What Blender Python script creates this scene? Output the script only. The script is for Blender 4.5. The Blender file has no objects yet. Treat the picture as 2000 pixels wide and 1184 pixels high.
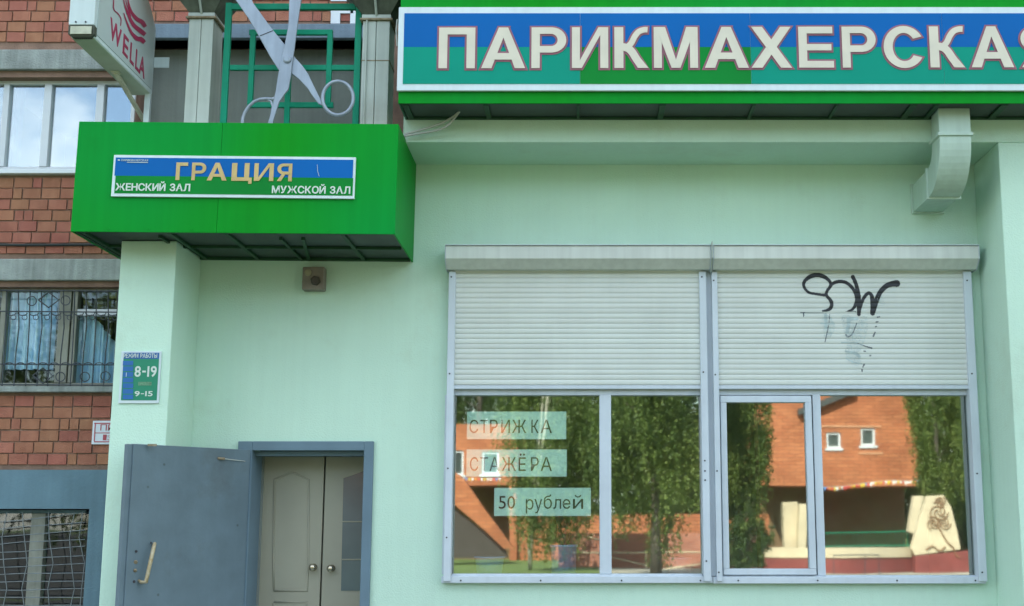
import bpy, math, random
import numpy as np
from mathutils import Vector, Matrix

random.seed(7); rng = np.random.default_rng(7)
scene = bpy.context.scene
COL = scene.collection

# ------------------------------------------------------------------ camera, world, sun, exposure
F, CX, CY = 2490.0, 1140.0, 592.0            # focal length and principal point in photo pixels
CAM = Vector((0.0, -9.2, 1.6)); PITCH = math.radians(9.75)
cd = bpy.data.cameras.new('camera'); cam = bpy.data.objects.new('camera', cd); COL.objects.link(cam)
cam.location = CAM; cam.rotation_euler = (math.radians(90) + PITCH, 0, 0)
cd.sensor_width = 36; cd.lens = F / 2000 * 36; cd.shift_x = (1000 - CX) / 2000; cd.clip_start = 0.05; cd.clip_end = 1500
scene.camera = cam

SUN_EL, SUN_ROT = math.radians(43), math.radians(-28)    # sun behind the block: the shop front is in shade
world = bpy.data.worlds.new('World'); scene.world = world; world.use_nodes = True
wn, wl = world.node_tree.nodes, world.node_tree.links
bg = wn['Background']
sky = wn.new('ShaderNodeTexSky'); sky.sky_type = 'NISHITA'; sky.sun_disc = False
sky.sun_elevation = SUN_EL; sky.sun_rotation = SUN_ROT; sky.air_density = 1.2; sky.dust_density = 0.6; sky.ozone_density = 1.0
tc = wn.new('ShaderNodeTexCoord'); mp = wn.new('ShaderNodeMapping'); mp.inputs['Scale'].default_value = (1.3, 1.3, 2.6); mp.inputs['Location'].default_value = (0.3, 0.9, 0.2)
nz = wn.new('ShaderNodeTexNoise'); nz.inputs['Scale'].default_value = 2.6; nz.inputs['Detail'].default_value = 7; nz.inputs['Roughness'].default_value = 0.55
cr = wn.new('ShaderNodeValToRGB'); cr.color_ramp.elements[0].position = 0.46; cr.color_ramp.elements[1].position = 0.64
mx = wn.new('ShaderNodeMix'); mx.data_type = 'RGBA'; mx.inputs[7].default_value = (9.0, 9.4, 9.3, 1)
wl.new(tc.outputs['Generated'], mp.inputs[0]); wl.new(mp.outputs[0], nz.inputs['Vector']); wl.new(nz.outputs[0], cr.inputs[0])
wl.new(cr.outputs[0], mx.inputs[0]); wl.new(sky.outputs[0], mx.inputs[6]); wl.new(mx.outputs[2], bg.inputs[0])
bg.inputs[1].default_value = 0.11

sd = bpy.data.lights.new('sun', 'SUN'); sd.energy = 4.2; sd.angle = math.radians(0.53); sd.color = (1, 0.93, 0.82)
sun = bpy.data.objects.new('sun', sd); COL.objects.link(sun)
sdir = Vector((math.sin(SUN_ROT) * math.cos(SUN_EL), math.cos(SUN_ROT) * math.cos(SUN_EL), math.sin(SUN_EL)))
sun.rotation_euler = sdir.to_track_quat('Z', 'Y').to_euler(); sun.location = (0, 20, 30)
scene.view_settings.view_transform = 'Standard'; scene.view_settings.look = 'None'
scene.view_settings.gamma = 1; scene.view_settings.use_curve_mapping = False
scene.view_settings.exposure = 2.1
scene.cycles.max_bounces = 8; scene.cycles.transparent_max_bounces = 24

# ------------------------------------------------------------------ measuring helpers (photo pixel -> point of a plane in the place)
def ray(px, py):
    a, b = (px - CX) / F, (CY - py) / F
    return Vector((a, math.cos(PITCH) - b * math.sin(PITCH), math.sin(PITCH) + b * math.cos(PITCH)))
def P(px, py, Y):
    d = ray(px, py); return CAM + d * ((Y - CAM.y) / d.y)
def PX(px, py, X):
    d = ray(px, py); return CAM + d * ((X - CAM.x) / d.x)
def PZ(px, py, Z):
    d = ray(px, py); return CAM + d * ((Z - CAM.z) / d.z)
def X(px, py, Y): return P(px, py, Y).x
def Z(py, Y): return P(1000, py, Y).z
def R(px, py, D):                              # a thing standing D metres out in front of the shop, seen mirrored in its panes
    p = P(px, py, D); return Vector((p.x, -p.y, p.z))

# ------------------------------------------------------------------ materials
MATS = {}
def mat(name, col, rough=0.6, var=0.12, vs=3.0, bump=0.0, bs=60.0, metal=0.0, spec=0.5, col2=None, streak=0.0, rnd=0.0, detail=6):
    if name in MATS: return MATS[name]
    m = bpy.data.materials.new(name); m.use_nodes = True; nt = m.node_tree; n, l = nt.nodes, nt.links
    b = n['Principled BSDF']; b.inputs['Roughness'].default_value = rough; b.inputs['Metallic'].default_value = metal
    b.inputs['Specular IOR Level'].default_value = spec
    g = n.new('ShaderNodeNewGeometry'); t = n.new('ShaderNodeTexNoise'); t.inputs['Scale'].default_value = vs; t.inputs['Detail'].default_value = detail
    l.new(g.outputs['Position'], t.inputs['Vector'])
    r = n.new('ShaderNodeValToRGB'); r.color_ramp.elements[0].position = 0.32; r.color_ramp.elements[1].position = 0.68
    c = Vector(col); c2 = Vector(col2) if col2 else c * (1 + var); c1 = c * (1 - var) if not col2 else c
    r.color_ramp.elements[0].color = (*c1, 1); r.color_ramp.elements[1].color = (*c2, 1)
    l.new(t.outputs[0], r.inputs[0]); out = r.outputs[0]
    if rnd:
        oi = n.new('ShaderNodeObjectInfo'); h = n.new('ShaderNodeHueSaturation')
        mr = n.new('ShaderNodeMapRange'); mr.inputs[3].default_value = 1 - rnd; mr.inputs[4].default_value = 1 + rnd * 0.75
        l.new(oi.outputs['Random'], mr.inputs[0]); l.new(mr.outputs[0], h.inputs['Value']); l.new(out, h.inputs['Color'])
        m2 = n.new('ShaderNodeMath'); m2.operation = 'MULTIPLY'; m2.inputs[1].default_value = 7.31; m3 = n.new('ShaderNodeMath'); m3.operation = 'FRACT'
        l.new(oi.outputs['Random'], m2.inputs[0]); l.new(m2.outputs[0], m3.inputs[0])
        mr2 = n.new('ShaderNodeMapRange'); mr2.inputs[3].default_value = 0.488; mr2.inputs[4].default_value = 0.515
        l.new(m3.outputs[0], mr2.inputs[0]); l.new(mr2.outputs[0], h.inputs['Hue']); out = h.outputs[0]
    if streak:
        s = n.new('ShaderNodeTexNoise'); s.inputs['Scale'].default_value = 1.0; s.inputs['Detail'].default_value = 5
        sm = n.new('ShaderNodeMapping'); sm.inputs['Scale'].default_value = (22, 22, 0.9); l.new(g.outputs['Position'], sm.inputs[0]); l.new(sm.outputs[0], s.inputs['Vector'])
        sr = n.new('ShaderNodeValToRGB'); sr.color_ramp.elements[0].position = 0.35; sr.color_ramp.elements[1].position = 0.62
        sr.color_ramp.elements[0].color = (1 - streak,) * 3 + (1,); sr.color_ramp.elements[1].color = (1, 1, 1, 1)
        l.new(s.outputs[0], sr.inputs[0]); x = n.new('ShaderNodeMix'); x.data_type = 'RGBA'; x.blend_type = 'MULTIPLY'; x.inputs[0].default_value = 1
        l.new(out, x.inputs[6]); l.new(sr.outputs[0], x.inputs[7]); out = x.outputs[2]
    l.new(out, b.inputs['Base Color'])
    if bump:
        bt = n.new('ShaderNodeTexNoise'); bt.inputs['Scale'].default_value = bs; bt.inputs['Detail'].default_value = 4; l.new(g.outputs['Position'], bt.inputs['Vector'])
        bn = n.new('ShaderNodeBump'); bn.inputs['Strength'].default_value = bump; bn.inputs['Distance'].default_value = 0.01
        l.new(bt.outputs[0], bn.inputs['Height']); l.new(bn.outputs[0], b.inputs['Normal'])
    MATS[name] = m; return m

def glass(name, refl, tint=(1, 1, 1), wav=0.0, trans=(0.9, 0.95, 0.93)):
    m = bpy.data.materials.new(name); m.use_nodes = True; n, l = m.node_tree.nodes, m.node_tree.links
    n.remove(n['Principled BSDF']); o = n['Material Output']
    gl = n.new('ShaderNodeBsdfGlossy'); gl.inputs['Roughness'].default_value = 0.019; gl.inputs['Color'].default_value = (*tint, 1)
    tr = n.new('ShaderNodeBsdfTransparent'); tr.inputs['Color'].default_value = (*trans, 1)
    mi = n.new('ShaderNodeMixShader'); mi.inputs[0].default_value = refl
    l.new(tr.outputs[0], mi.inputs[1]); l.new(gl.outputs[0], mi.inputs[2]); l.new(mi.outputs[0], o.inputs[0])
    if wav:
        g = n.new('ShaderNodeNewGeometry'); t = n.new('ShaderNodeTexNoise'); t.inputs['Scale'].default_value = 2.2; t.inputs['Detail'].default_value = 1
        l.new(g.outputs['Position'], t.inputs['Vector']); bn = n.new('ShaderNodeBump'); bn.inputs['Strength'].default_value = wav; bn.inputs['Distance'].default_value = 0.01
        l.new(t.outputs[0], bn.inputs['Height']); l.new(bn.outputs[0], gl.inputs['Normal'])
    return m

mint = mat('mint_plaster', (0.535, 0.735, 0.60), 0.85, 0.075, 0.55, 0.35, 90, streak=0.02)
def add_wear(m, amt=.12, specks=True):
    n, l = m.node_tree.nodes, m.node_tree.links; b = n['Principled BSDF']; src = b.inputs['Base Color'].links[0].from_socket
    g = n.new('ShaderNodeNewGeometry'); w = n.new('ShaderNodeTexNoise'); w.inputs['Scale'].default_value = 1.3; w.inputs['Detail'].default_value = 8; w.inputs['Roughness'].default_value = .7
    l.new(g.outputs['Position'], w.inputs['Vector']); r = n.new('ShaderNodeValToRGB'); r.color_ramp.elements[0].position = .56; r.color_ramp.elements[1].position = .72
    r.color_ramp.elements[0].color = (1, 1, 1, 1); r.color_ramp.elements[1].color = (1 - amt * .7, 1 - amt, 1 - amt * 1.2, 1); l.new(w.outputs[0], r.inputs[0])
    v = n.new('ShaderNodeTexVoronoi'); v.inputs['Scale'].default_value = 5.0; l.new(g.outputs['Position'], v.inputs['Vector'])
    r2 = n.new('ShaderNodeValToRGB'); r2.color_ramp.elements[0].position = .035; r2.color_ramp.elements[1].position = .06; r2.color_ramp.elements[0].color = (.62, .60, .52, 1); r2.color_ramp.elements[1].color = (1, 1, 1, 1); l.new(v.outputs['Distance'], r2.inputs[0])
    for q in ((r, r2) if specks else (r,)):
        x = n.new('ShaderNodeMix'); x.data_type = 'RGBA'; x.blend_type = 'MULTIPLY'; x.inputs[0].default_value = 1; l.new(src, x.inputs[6]); l.new(q.outputs[0], x.inputs[7]); src = x.outputs[2]
    l.new(src, b.inputs['Base Color'])
add_wear(mint, .10, False)
white_paint = mat('white_frame_paint', (0.55, 0.615, 0.67), 0.45, 0.05, 4, streak=0.05)
slat_mat = mat('shutter_slat_paint', (0.61, 0.645, 0.60), 0.5, 0.04, 3, streak=0.02, rnd=0.05)
box_mat = mat('shutter_box_paint', (0.61, 0.65, 0.60), 0.5, 0.06, 3, streak=0.10)
green_gloss = mat('green_sign_sheet', (0.003, 0.25, 0.005), 0.45, 0.1, 0.55, streak=0.07, spec=0.08, col2=(0.0, 0.262, 0.035), detail=2)
green_frame = mat('green_frame_paint', (0.004, 0.055, 0.018), 0.6, 0.2, 6)
teal_bar = mat('teal_green_bar_paint', (0.0, 0.22, 0.125), 0.5, 0.12, 5, streak=0.1, spec=0.2)
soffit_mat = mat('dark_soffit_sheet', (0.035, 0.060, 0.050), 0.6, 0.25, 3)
blue_door = mat('blue_grey_door_paint', (0.115, 0.165, 0.195), 0.55, 0.10, 5, 0.15, 30, streak=0.03, spec=0.3)
frame_blue = mat('blue_grey_trim_paint', (0.13, 0.20, 0.25), 0.55, 0.08, 4, spec=0.3)
render_blue = mat('blue_grey_render', (0.115, 0.20, 0.245), 0.85, 0.12, 3, 0.4, 60, streak=0.08)
concrete = mat('pale_concrete', (0.29, 0.33, 0.31), 0.9, 0.2, 5, 0.6, 70, streak=0.25)
beam_mat = mat('blue_grey_beam', (0.15, 0.21, 0.26), 0.85, 0.12, 3, 0.3, 50, streak=0.15)
panel_grey = mat('grey_green_panel', (0.17, 0.20, 0.175), 0.8, 0.12, 3, 0.2, 40, streak=0.12)
brick_m = mat('red_brick', (0.31, 0.115, 0.072), 0.9, 0.25, 9, 0.6, 120, col2=(0.385, 0.158, 0.10), rnd=0.09, streak=0.08)
mortar = mat('mortar_grey', (0.235, 0.15, 0.11), 0.95, 0.2, 8, 0.5, 80)
metal_grey = mat('grey_sheet_metal', (0.42, 0.48, 0.43), 0.45, 0.08, 4, streak=0.14, metal=0.0)
rusty = mat('rusty_metal', (0.17, 0.12, 0.06), 0.75, 0.4, 30, col2=(0.30, 0.26, 0.18))
scissor_mat = mat('painted_silver_metal', (0.27, 0.32, 0.38), 0.35, 0.12, 5, metal=0.25, streak=0.15)
dark_bolt = mat('dark_screw', (0.02, 0.02, 0.025), 0.6)
black_spray = mat('black_spray_paint', (0.012, 0.014, 0.018), 0.5, 0.1)
faded_spray = mat('faded_grey_spray', (0.22, 0.28, 0.29), 0.6, 0.3, 20)
faint_spray = mat('very_faint_spray', (0.44, 0.53, 0.53), 0.6, 0.2, 20)
sign_blue = mat('sign_blue_film', (0.0, 0.11, 0.38), 0.4, 0.06, 1.0, spec=0.12)
sign_teal = mat('sign_teal_film', (0.0, 0.26, 0.18), 0.4, 0.06, 1.5, spec=0.12)
sign_green = mat('sign_green_film', (0.0, 0.20, 0.025), 0.4, 0.1, 1.5, spec=0.12)
sign_white = mat('sign_white_edge', (0.58, 0.68, 0.70), 0.4, 0.05, 3, streak=0.06)
cream = mat('cream_letter_film', (0.60, 0.56, 0.45), 0.45, 0.05, 6)
pink_line = mat('dark_pink_outline', (0.25, 0.085, 0.12), 0.5, 0.1)
gold = mat('gold_letter_film', (0.50, 0.36, 0.13), 0.4, 0.1, 10)
white_letter = mat('white_letter_film', (0.56, 0.64, 0.58), 0.5, 0.03)
crimson = mat('crimson_print', (0.30, 0.02, 0.07), 0.45, 0.05)
lightbox = mat('pale_lightbox_face', (0.40, 0.48, 0.47), 0.35, 0.04, 2)
lightbox_case = mat('white_lightbox_case', (0.52, 0.62, 0.62), 0.4, 0.05, 3, streak=0.1)
cap_mat = mat('dirty_cream_cap', (0.45, 0.47, 0.36), 0.6, 0.2, 12)
door_cream = mat('greyed_cream_door_paint', (0.34, 0.33, 0.25), 0.5, 0.05, 3)
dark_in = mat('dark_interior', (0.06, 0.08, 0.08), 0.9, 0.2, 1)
dark_rub = mat('dark_rubber', (0.015, 0.02, 0.02), 0.7)
tan_frame = mat('weathered_window_paint', (0.27, 0.28, 0.23), 0.7, 0.15, 8, streak=0.2)
bright_pvc = mat('bright_white_plastic_frame', (0.60, 0.65, 0.68), 0.35, 0.03, 3)
curtain_m = mat('pale_blue_curtain', (0.55, 0.74, 0.92), 0.9, 0.12, 6)
iron = mat('dark_iron_bar', (0.04, 0.05, 0.06), 0.6, 0.3, 20)
wire_m = mat('pale_painted_wire', (0.17, 0.20, 0.21), 0.5, 0.2, 20)
paper_m = mat('pale_green_paper', (0.66, 0.92, 0.84), 0.9, 0.04, 5)
ink = mat('dark_print_ink', (0.03, 0.04, 0.04), 0.8)
pot_blue = mat('blue_glazed_pot', (0.16, 0.36, 0.60), 0.4, 0.08, 5)
plant_dark = mat('dark_plant_leaf', (0.01, 0.025, 0.02), 0.5)
cable_m = mat('grey_cable_sheath', (0.42, 0.44, 0.40), 0.5)
knob_m = mat('brassy_steel_knob', (0.55, 0.48, 0.36), 0.18, 0.05, 4, metal=0.9)
box_brown = mat('grey_brown_plastic', (0.22, 0.19, 0.16), 0.6, 0.15, 10)
plate_white = mat('enamel_white', (0.62, 0.68, 0.72), 0.35, 0.05)
plate_red = mat('enamel_red', (0.38, 0.05, 0.07), 0.4)
asphalt = mat('asphalt', (0.06, 0.06, 0.055), 0.95, 0.2, 2, 0.5, 60)
paving = mat('concrete_paving', (0.15, 0.14, 0.11), 0.9, 0.15, 1.2, 0.4, 40)
grass_m = mat('lawn_grass', (0.07, 0.12, 0.025), 0.95, 0.3, 1.0, 0.8, 20, col2=(0.11, 0.16, 0.04))
far_brick_mortar = None
glass_shop = glass('shop_window_glass', 0.245, (0.86, 0.93, 0.88), 0.02, (0.97, 0.99, 0.98))
glass_home = glass('house_window_glass', 0.045, (0.95, 0.97, 1.0), 0.05)
glass_top = glass('upper_window_glass', 0.21, (0.92, 0.97, 1.0), 0.10)
def leafmat(name, c, c2):
    m = mat(name, c, 0.6, 0.1, 1.2, col2=c2)
    b = m.node_tree.nodes['Principled BSDF']; n, l = m.node_tree.nodes, m.node_tree.links
    tr = n.new('ShaderNodeBsdfTranslucent'); tr.inputs[0].default_value = (*[v * 1.3 for v in c2], 1); mi = n.new('ShaderNodeMixShader'); mi.inputs[0].default_value = 0.5
    l.new(b.outputs[0], mi.inputs[1]); l.new(tr.outputs[0], mi.inputs[2]); l.new(mi.outputs[0], n['Material Output'].inputs[0]); return m
leaf_a = leafmat('birch_leaf_dark', (0.04, 0.075, 0.018), (0.065, 0.11, 0.024))
leaf_b = leafmat('birch_leaf_mid', (0.09, 0.14, 0.03), (0.13, 0.19, 0.045))
leaf_c = leafmat('birch_leaf_light', (0.17, 0.23, 0.06), (0.24, 0.30, 0.09))
bark = mat('dark_birch_bark', (0.07, 0.06, 0.045), 0.95, 0.35, 8, 0.8, 30)
pale_bark = mat('pale_birch_bark', (0.34, 0.33, 0.27), 0.95, 0.3, 8, 0.8, 30)
cream_wall = mat('cream_rendered_concrete', (0.55, 0.47, 0.33), 0.85, 0.12, 1.5, 0.2, 30)
maroon = mat('maroon_plinth_paint', (0.20, 0.045, 0.04), 0.8, 0.15, 2)
swirl_m = mat('brown_swirl_paint', (0.22, 0.12, 0.06), 0.8)
def brick_tex(name, c1, c2, mc, scale=1.0):
    m = bpy.data.materials.new(name); m.use_nodes = True; n, l = m.node_tree.nodes, m.node_tree.links; b = n['Principled BSDF']; b.inputs['Roughness'].default_value = 0.9
    g = n.new('ShaderNodeNewGeometry'); sp = n.new('ShaderNodeSeparateXYZ'); ad = n.new('ShaderNodeMath'); ad.operation = 'ADD'; cb = n.new('ShaderNodeCombineXYZ')
    l.new(g.outputs['Position'], sp.inputs[0]); l.new(sp.outputs[0], ad.inputs[0]); l.new(sp.outputs[1], ad.inputs[1]); l.new(ad.outputs[0], cb.inputs[0]); l.new(sp.outputs[2], cb.inputs[1])
    t = n.new('ShaderNodeTexBrick'); t.inputs['Scale'].default_value = 1; t.inputs['Brick Width'].default_value = 0.26 * scale; t.inputs['Row Height'].default_value = 0.078 * scale
    t.inputs['Mortar Size'].default_value = 0.008 * scale; t.inputs['Color1'].default_value = (*c1, 1); t.inputs['Color2'].default_value = (*c2, 1); t.inputs['Mortar'].default_value = (*mc, 1)
    l.new(cb.outputs[0], t.inputs['Vector'])
    nn = n.new('ShaderNodeTexNoise'); nn.inputs['Scale'].default_value = 0.8; nn.inputs['Detail'].default_value = 6; l.new(g.outputs['Position'], nn.inputs['Vector'])
    r = n.new('ShaderNodeValToRGB'); r.color_ramp.elements[0].color = (0.72, 0.72, 0.72, 1); r.color_ramp.elements[1].color = (1.1, 1.1, 1.1, 1); r.color_ramp.elements[0].position = 0.3; r.color_ramp.elements[1].position = 0.7
    l.new(nn.outputs[0], r.inputs[0]); x = n.new('ShaderNodeMix'); x.data_type = 'RGBA'; x.blend_type = 'MULTIPLY'; x.inputs[0].default_value = 1
    l.new(t.outputs[0], x.inputs[6]); l.new(r.outputs[0], x.inputs[7]); l.new(x.outputs[2], b.inputs['Base Color']); return m
far_brick = brick_tex('orange_far_brick', (0.50, 0.185, 0.08), (0.40, 0.13, 0.055), (0.24, 0.085, 0.045), 1.9)

add_wear(blue_door, .25); add_wear(green_gloss, .12, False); add_wear(metal_grey, .15)
# ------------------------------------------------------------------ mesh builder and object helpers
def root_of(o):
    while o.parent: o = o.parent
    return o
class MB:
    def __init__(s): s.v = []; s.f = []; s.mi = []
    def quad(s, a, b, c, d, mi=0):
        k = len(s.v); s.v += [tuple(a), tuple(b), tuple(c), tuple(d)]; s.f.append((k, k + 1, k + 2, k + 3)); s.mi.append(mi); return s
    def box(s, x0, x1, y0, y1, z0, z1, mi=0):
        x0, x1 = min(x0, x1), max(x0, x1); y0, y1 = min(y0, y1), max(y0, y1); z0, z1 = min(z0, z1), max(z0, z1)
        k = len(s.v); s.v += [(x0, y0, z0), (x1, y0, z0), (x1, y1, z0), (x0, y1, z0), (x0, y0, z1), (x1, y0, z1), (x1, y1, z1), (x0, y1, z1)]
        for f in ((0, 3, 2, 1), (4, 5, 6, 7), (0, 1, 5, 4), (1, 2, 6, 5), (2, 3, 7, 6), (3, 0, 4, 7)): s.f.append(tuple(k + i for i in f)); s.mi.append(mi)
        return s
    def prism(s, pts, off, mi=0):                # polygon (3D points) swept by a vector
        k = len(s.v); n = len(pts); off = Vector(off)
        s.v += [tuple(p) for p in pts] + [tuple(Vector(p) + off) for p in pts]
        s.f.append(tuple(range(k, k + n))); s.mi.append(mi); s.f.append(tuple(range(k + 2 * n - 1, k + n - 1, -1))); s.mi.append(mi)
        for i in range(n):
            j = (i + 1) % n; s.f.append((k + j, k + i, k + n + i, k + n + j)); s.mi.append(mi)
        return s
    def tube(s, pts, r, n=8, mi=0, cap=True):
        pts = [Vector(p) for p in pts]; rr = r if isinstance(r, (list, tuple)) else [r] * len(pts); k0 = len(s.v)
        for i, p in enumerate(pts):
            a = pts[max(i - 1, 0)]; b = pts[min(i + 1, len(pts) - 1)]; d = (b - a).normalized()
            u = d.orthogonal() if i == 0 else (u - d * u.dot(d)); u = u.normalized() if u.length > 1e-6 else d.orthogonal().normalized(); w = d.cross(u)
            for j in range(n):
                t = 2 * math.pi * j / n; s.v.append(tuple(p + (u * math.cos(t) + w * math.sin(t)) * rr[i]))
        for i in range(len(pts) - 1):
            for j in range(n):
                a = k0 + i * n + j; b = k0 + i * n + (j + 1) % n; s.f.append((a, b, b + n, a + n)); s.mi.append(mi)
        if cap:
            s.f.append(tuple(range(k0 + n - 1, k0 - 1, -1))); s.mi.append(mi)
            e = k0 + (len(pts) - 1) * n; s.f.append(tuple(range(e, e + n))); s.mi.append(mi)
        return s
    def flat(s, pts, w):                          # flat strip of rectangular section along a path
        return s
    def build(s, name, mats, parent=None, bevel=0, smooth=False, label=None, cat=None, group=None, kind=None, loc=None):
        me = bpy.data.meshes.new(name)
        ml = mats if isinstance(mats, (list, tuple)) else [mats]
        if parent is not None: base = Vector(root_of(parent).location); rel = Vector((0, 0, 0))
        else:
            a = np.array(s.v); base = Vector(loc) if loc is not None else Vector(((a[:, 0].min() + a[:, 0].max()) / 2, (a[:, 1].min() + a[:, 1].max()) / 2, a[:, 2].min()))
        vv = [(x - base.x, y - base.y, z - base.z) for x, y, z in s.v]
        me.from_pydata(vv, [], s.f)
        for m_ in ml: me.materials.append(m_)
        if any(s.mi): me.polygons.foreach_set('material_index', s.mi)
        if smooth: me.polygons.foreach_set('use_smooth', [True] * len(me.polygons))
        me.validate(); me.update()
        o = bpy.data.objects.new(name, me); COL.objects.link(o)
        if parent is None: o.location = base
        else: o.parent = parent
        if bevel:
            bv = o.modifiers.new('bevel', 'BEVEL'); bv.width = bevel; bv.segments = 2; bv.limit_method = 'ANGLE'
        tag(o, label, cat, group, kind); return o
def tag(o, label=None, cat=None, group=None, kind=None):
    for k, v in (('label', label), ('category', cat), ('group', group), ('kind', kind)):
        if v: o[k] = v
    return o
def thing(name, label, cat, loc, group=None):
    o = bpy.data.objects.new(name, None); COL.objects.link(o); o.location = loc; o.empty_display_size = 0.1
    return tag(o, label, cat, group)
def piece(proto, name, parent, wpos):             # another object sharing the mesh of proto
    o = proto.copy(); o.name = name; COL.objects.link(o); o.parent = parent; o.location = Vector(wpos) - Vector(root_of(parent).location); return o
def proto_mesh(name, mb, mats, bevel=0):
    me = bpy.data.meshes.new(name); me.from_pydata(mb.v, [], mb.f)
    for m_ in (mats if isinstance(mats, (list, tuple)) else [mats]): me.materials.append(m_)
    me.update(); return me
def put(name, me, parent, wpos, label=None):
    o = bpy.data.objects.new(name, me); COL.objects.link(o); o.parent = parent
    o.location = Vector(wpos) - Vector(root_of(parent).location) if parent else Vector(wpos)
    if label: o['label'] = label
    return o

# ---- lettering
_gl = {}
def glyph(ch, off=0.0):
    k = (ch, off)
    if k not in _gl:
        c = bpy.data.curves.new('g', 'FONT'); c.body = ch; c.offset = off; c.resolution_u = 4
        o = bpy.data.objects.new('g', c); COL.objects.link(o); bpy.context.view_layer.update()
        me = o.evaluated_get(bpy.context.evaluated_depsgraph_get()).to_mesh()
        v = np.array([w.co[:2] for w in me.vertices]) if len(me.vertices) else np.zeros((0, 2)); f = [tuple(p.vertices) for p in me.polygons]
        o.evaluated_get(bpy.context.evaluated_depsgraph_get()).to_mesh_clear(); bpy.data.objects.remove(o); bpy.data.curves.remove(c)
        _gl[k] = (v, f)
    return _gl[k]
def letter(mb, ch, x0, x1, z0, z1, Y, off=0.0, mi=0, th=0.003, norm=None, skew=None):
    """one letter fitted to a box of the XZ plane, front at Y, thickness th backwards; skew maps (x,z)->Vector"""
    v, f = glyph(ch, off)
    if ch in 'Кк' and off >= 0 and False: pass
    a, b = v.min(0), v.max(0); v = (v - a) / (b - a)
    k = len(mb.v); n = len(v)
    pos = (lambda x, z, d: (x, Y + d, z)) if skew is None else skew
    for d in (0, th):
        for q in v: mb.v.append(tuple(pos(x0 + q[0] * (x1 - x0), z0 + q[1] * (z1 - z0), d)))
    ec = {}
    for p in f:
        mb.f.append(tuple(k + i for i in p)); mb.mi.append(mi)
        for i in range(len(p)): e = (p[i], p[(i + 1) % len(p)]); ec[e] = ec.get(e, 0) + 1
    for (i, j) in ec:
        if (j, i) not in ec: mb.f.append((k + j, k + i, k + n + i, k + n + j)); mb.mi.append(mi)
def text_line(mb, s, x0, x1, z0, z1, Y, off=0.0, mi=0, th=0.002, gap=0.16, skew=None):
    """a line of capitals filling x0..x1"""
    ws = []
    for ch in s:
        if ch == ' ': ws.append(0.42)
        elif ch == '-': ws.append(0.38)
        elif ch == '.': ws.append(0.14)
        else: v, _ = glyph(ch, off); ws.append(float(v[:, 0].max() - v[:, 0].min()) / 0.74)
    tot = sum(ws) + gap * (len(s) - 1); k = (x1 - x0) / tot; x = x0; h = z1 - z0
    for ch, w in zip(s, ws):
        if ch == '-': letter(mb, ch, x, x + w * k, z0 + h * .38, z0 + h * .54, Y, off, mi, th, skew=skew)
        elif ch == '.': letter(mb, ch, x, x + w * k, z0, z0 + h * .16, Y, off, mi, th, skew=skew)
        elif ch != ' ':
            v, _ = glyph(ch, off); s_ = h / (0.728 + 2 * off); a, b = float(v[:, 1].min()) + off, float(v[:, 1].max()) + off
            letter(mb, ch, x, x + w * k, z0 + a * s_, z0 + b * s_, Y, off, mi, th, skew=skew)
        x += (w + gap) * k

# ---- bold capitals drawn as convex pieces (u,v in 0..1); grow widens them for the outline
def arcpts(cx, cy, rx, ry, a0, a1, n=14): return [(cx + rx * math.cos(math.radians(a0 + (a1 - a0) * i / n)), cy + ry * math.sin(math.radians(a0 + (a1 - a0) * i / n))) for i in range(n + 1)]
def rct(a, b, c, d): return ('p', [(a, c), (b, c), (b, d), (a, d)])
_bowl_o = [(.2, 1), (.56, 1)] + arcpts(.58, .69, .42, .31, 88, -88) + [(.56, .38), (.2, .38)]
_bowl_i = [(.2, .84), (.55, .84)] + arcpts(.56, .69, .19, .15, 88, -88) + [(.55, .54), (.2, .54)]
mir = lambda L: [(1 - u, v) for u, v in L][::-1]
BOLD = {
    'П': [rct(0, .235, 0, 1), rct(.765, 1, 0, 1), rct(.235, .765, .83, 1)], 'Г': [rct(0, .33, 0, 1), rct(.33, 1, .81, 1)],
    'А': [('p', [(0, 0), (.235, 0), (.53, .84), (.60, 1), (.395, 1)]), ('p', [(.765, 0), (1, 0), (.605, 1), (.47, 1), (.47, .84)]), ('p', [(.26, .21), (.74, .21), (.685, .37), (.315, .37)])],
    'Р': [rct(0, .24, 0, 1), ('r', _bowl_o, _bowl_i)], 'Я': [rct(.76, 1, 0, 1), ('r', mir(_bowl_o), mir(_bowl_i)), ('p', [(0, 0), (.27, 0), (.58, .42), (.36, .46)])],
    'И': [rct(0, .22, 0, 1), rct(.78, 1, 0, 1), ('p', [(.10, 0), (.27, 0), (.90, 1), (.73, 1)])],
    'М': [rct(0, .18, 0, 1), rct(.82, 1, 0, 1), ('p', [(.05, 1), (.40, 0), (.56, 0), (.26, 1)]), ('p', [(.44, 0), (.60, 0), (.95, 1), (.74, 1)])],
    'Х': [('p', [(0, 0), (.27, 0), (.99, 1), (.73, 1)]), ('p', [(.73, 0), (1, 0), (.28, 1), (.01, 1)])],
    'Е': [rct(0, .24, 0, 1), rct(.24, 1, 0, .165), rct(.24, .94, .42, .575), rct(.24, .98, .835, 1)],
    'С': [('r', arcpts(.52, .5, .52, .5, 30, 330, 30), arcpts(.52, .5, .29, .335, 36, 324, 30))],
    'Ц': [rct(0, .26, .14, 1), rct(.62, .86, .14, 1), rct(.26, .62, .14, .31), rct(.5, 1, .14, .30), rct(.84, 1, 0, .14)],
}
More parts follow.
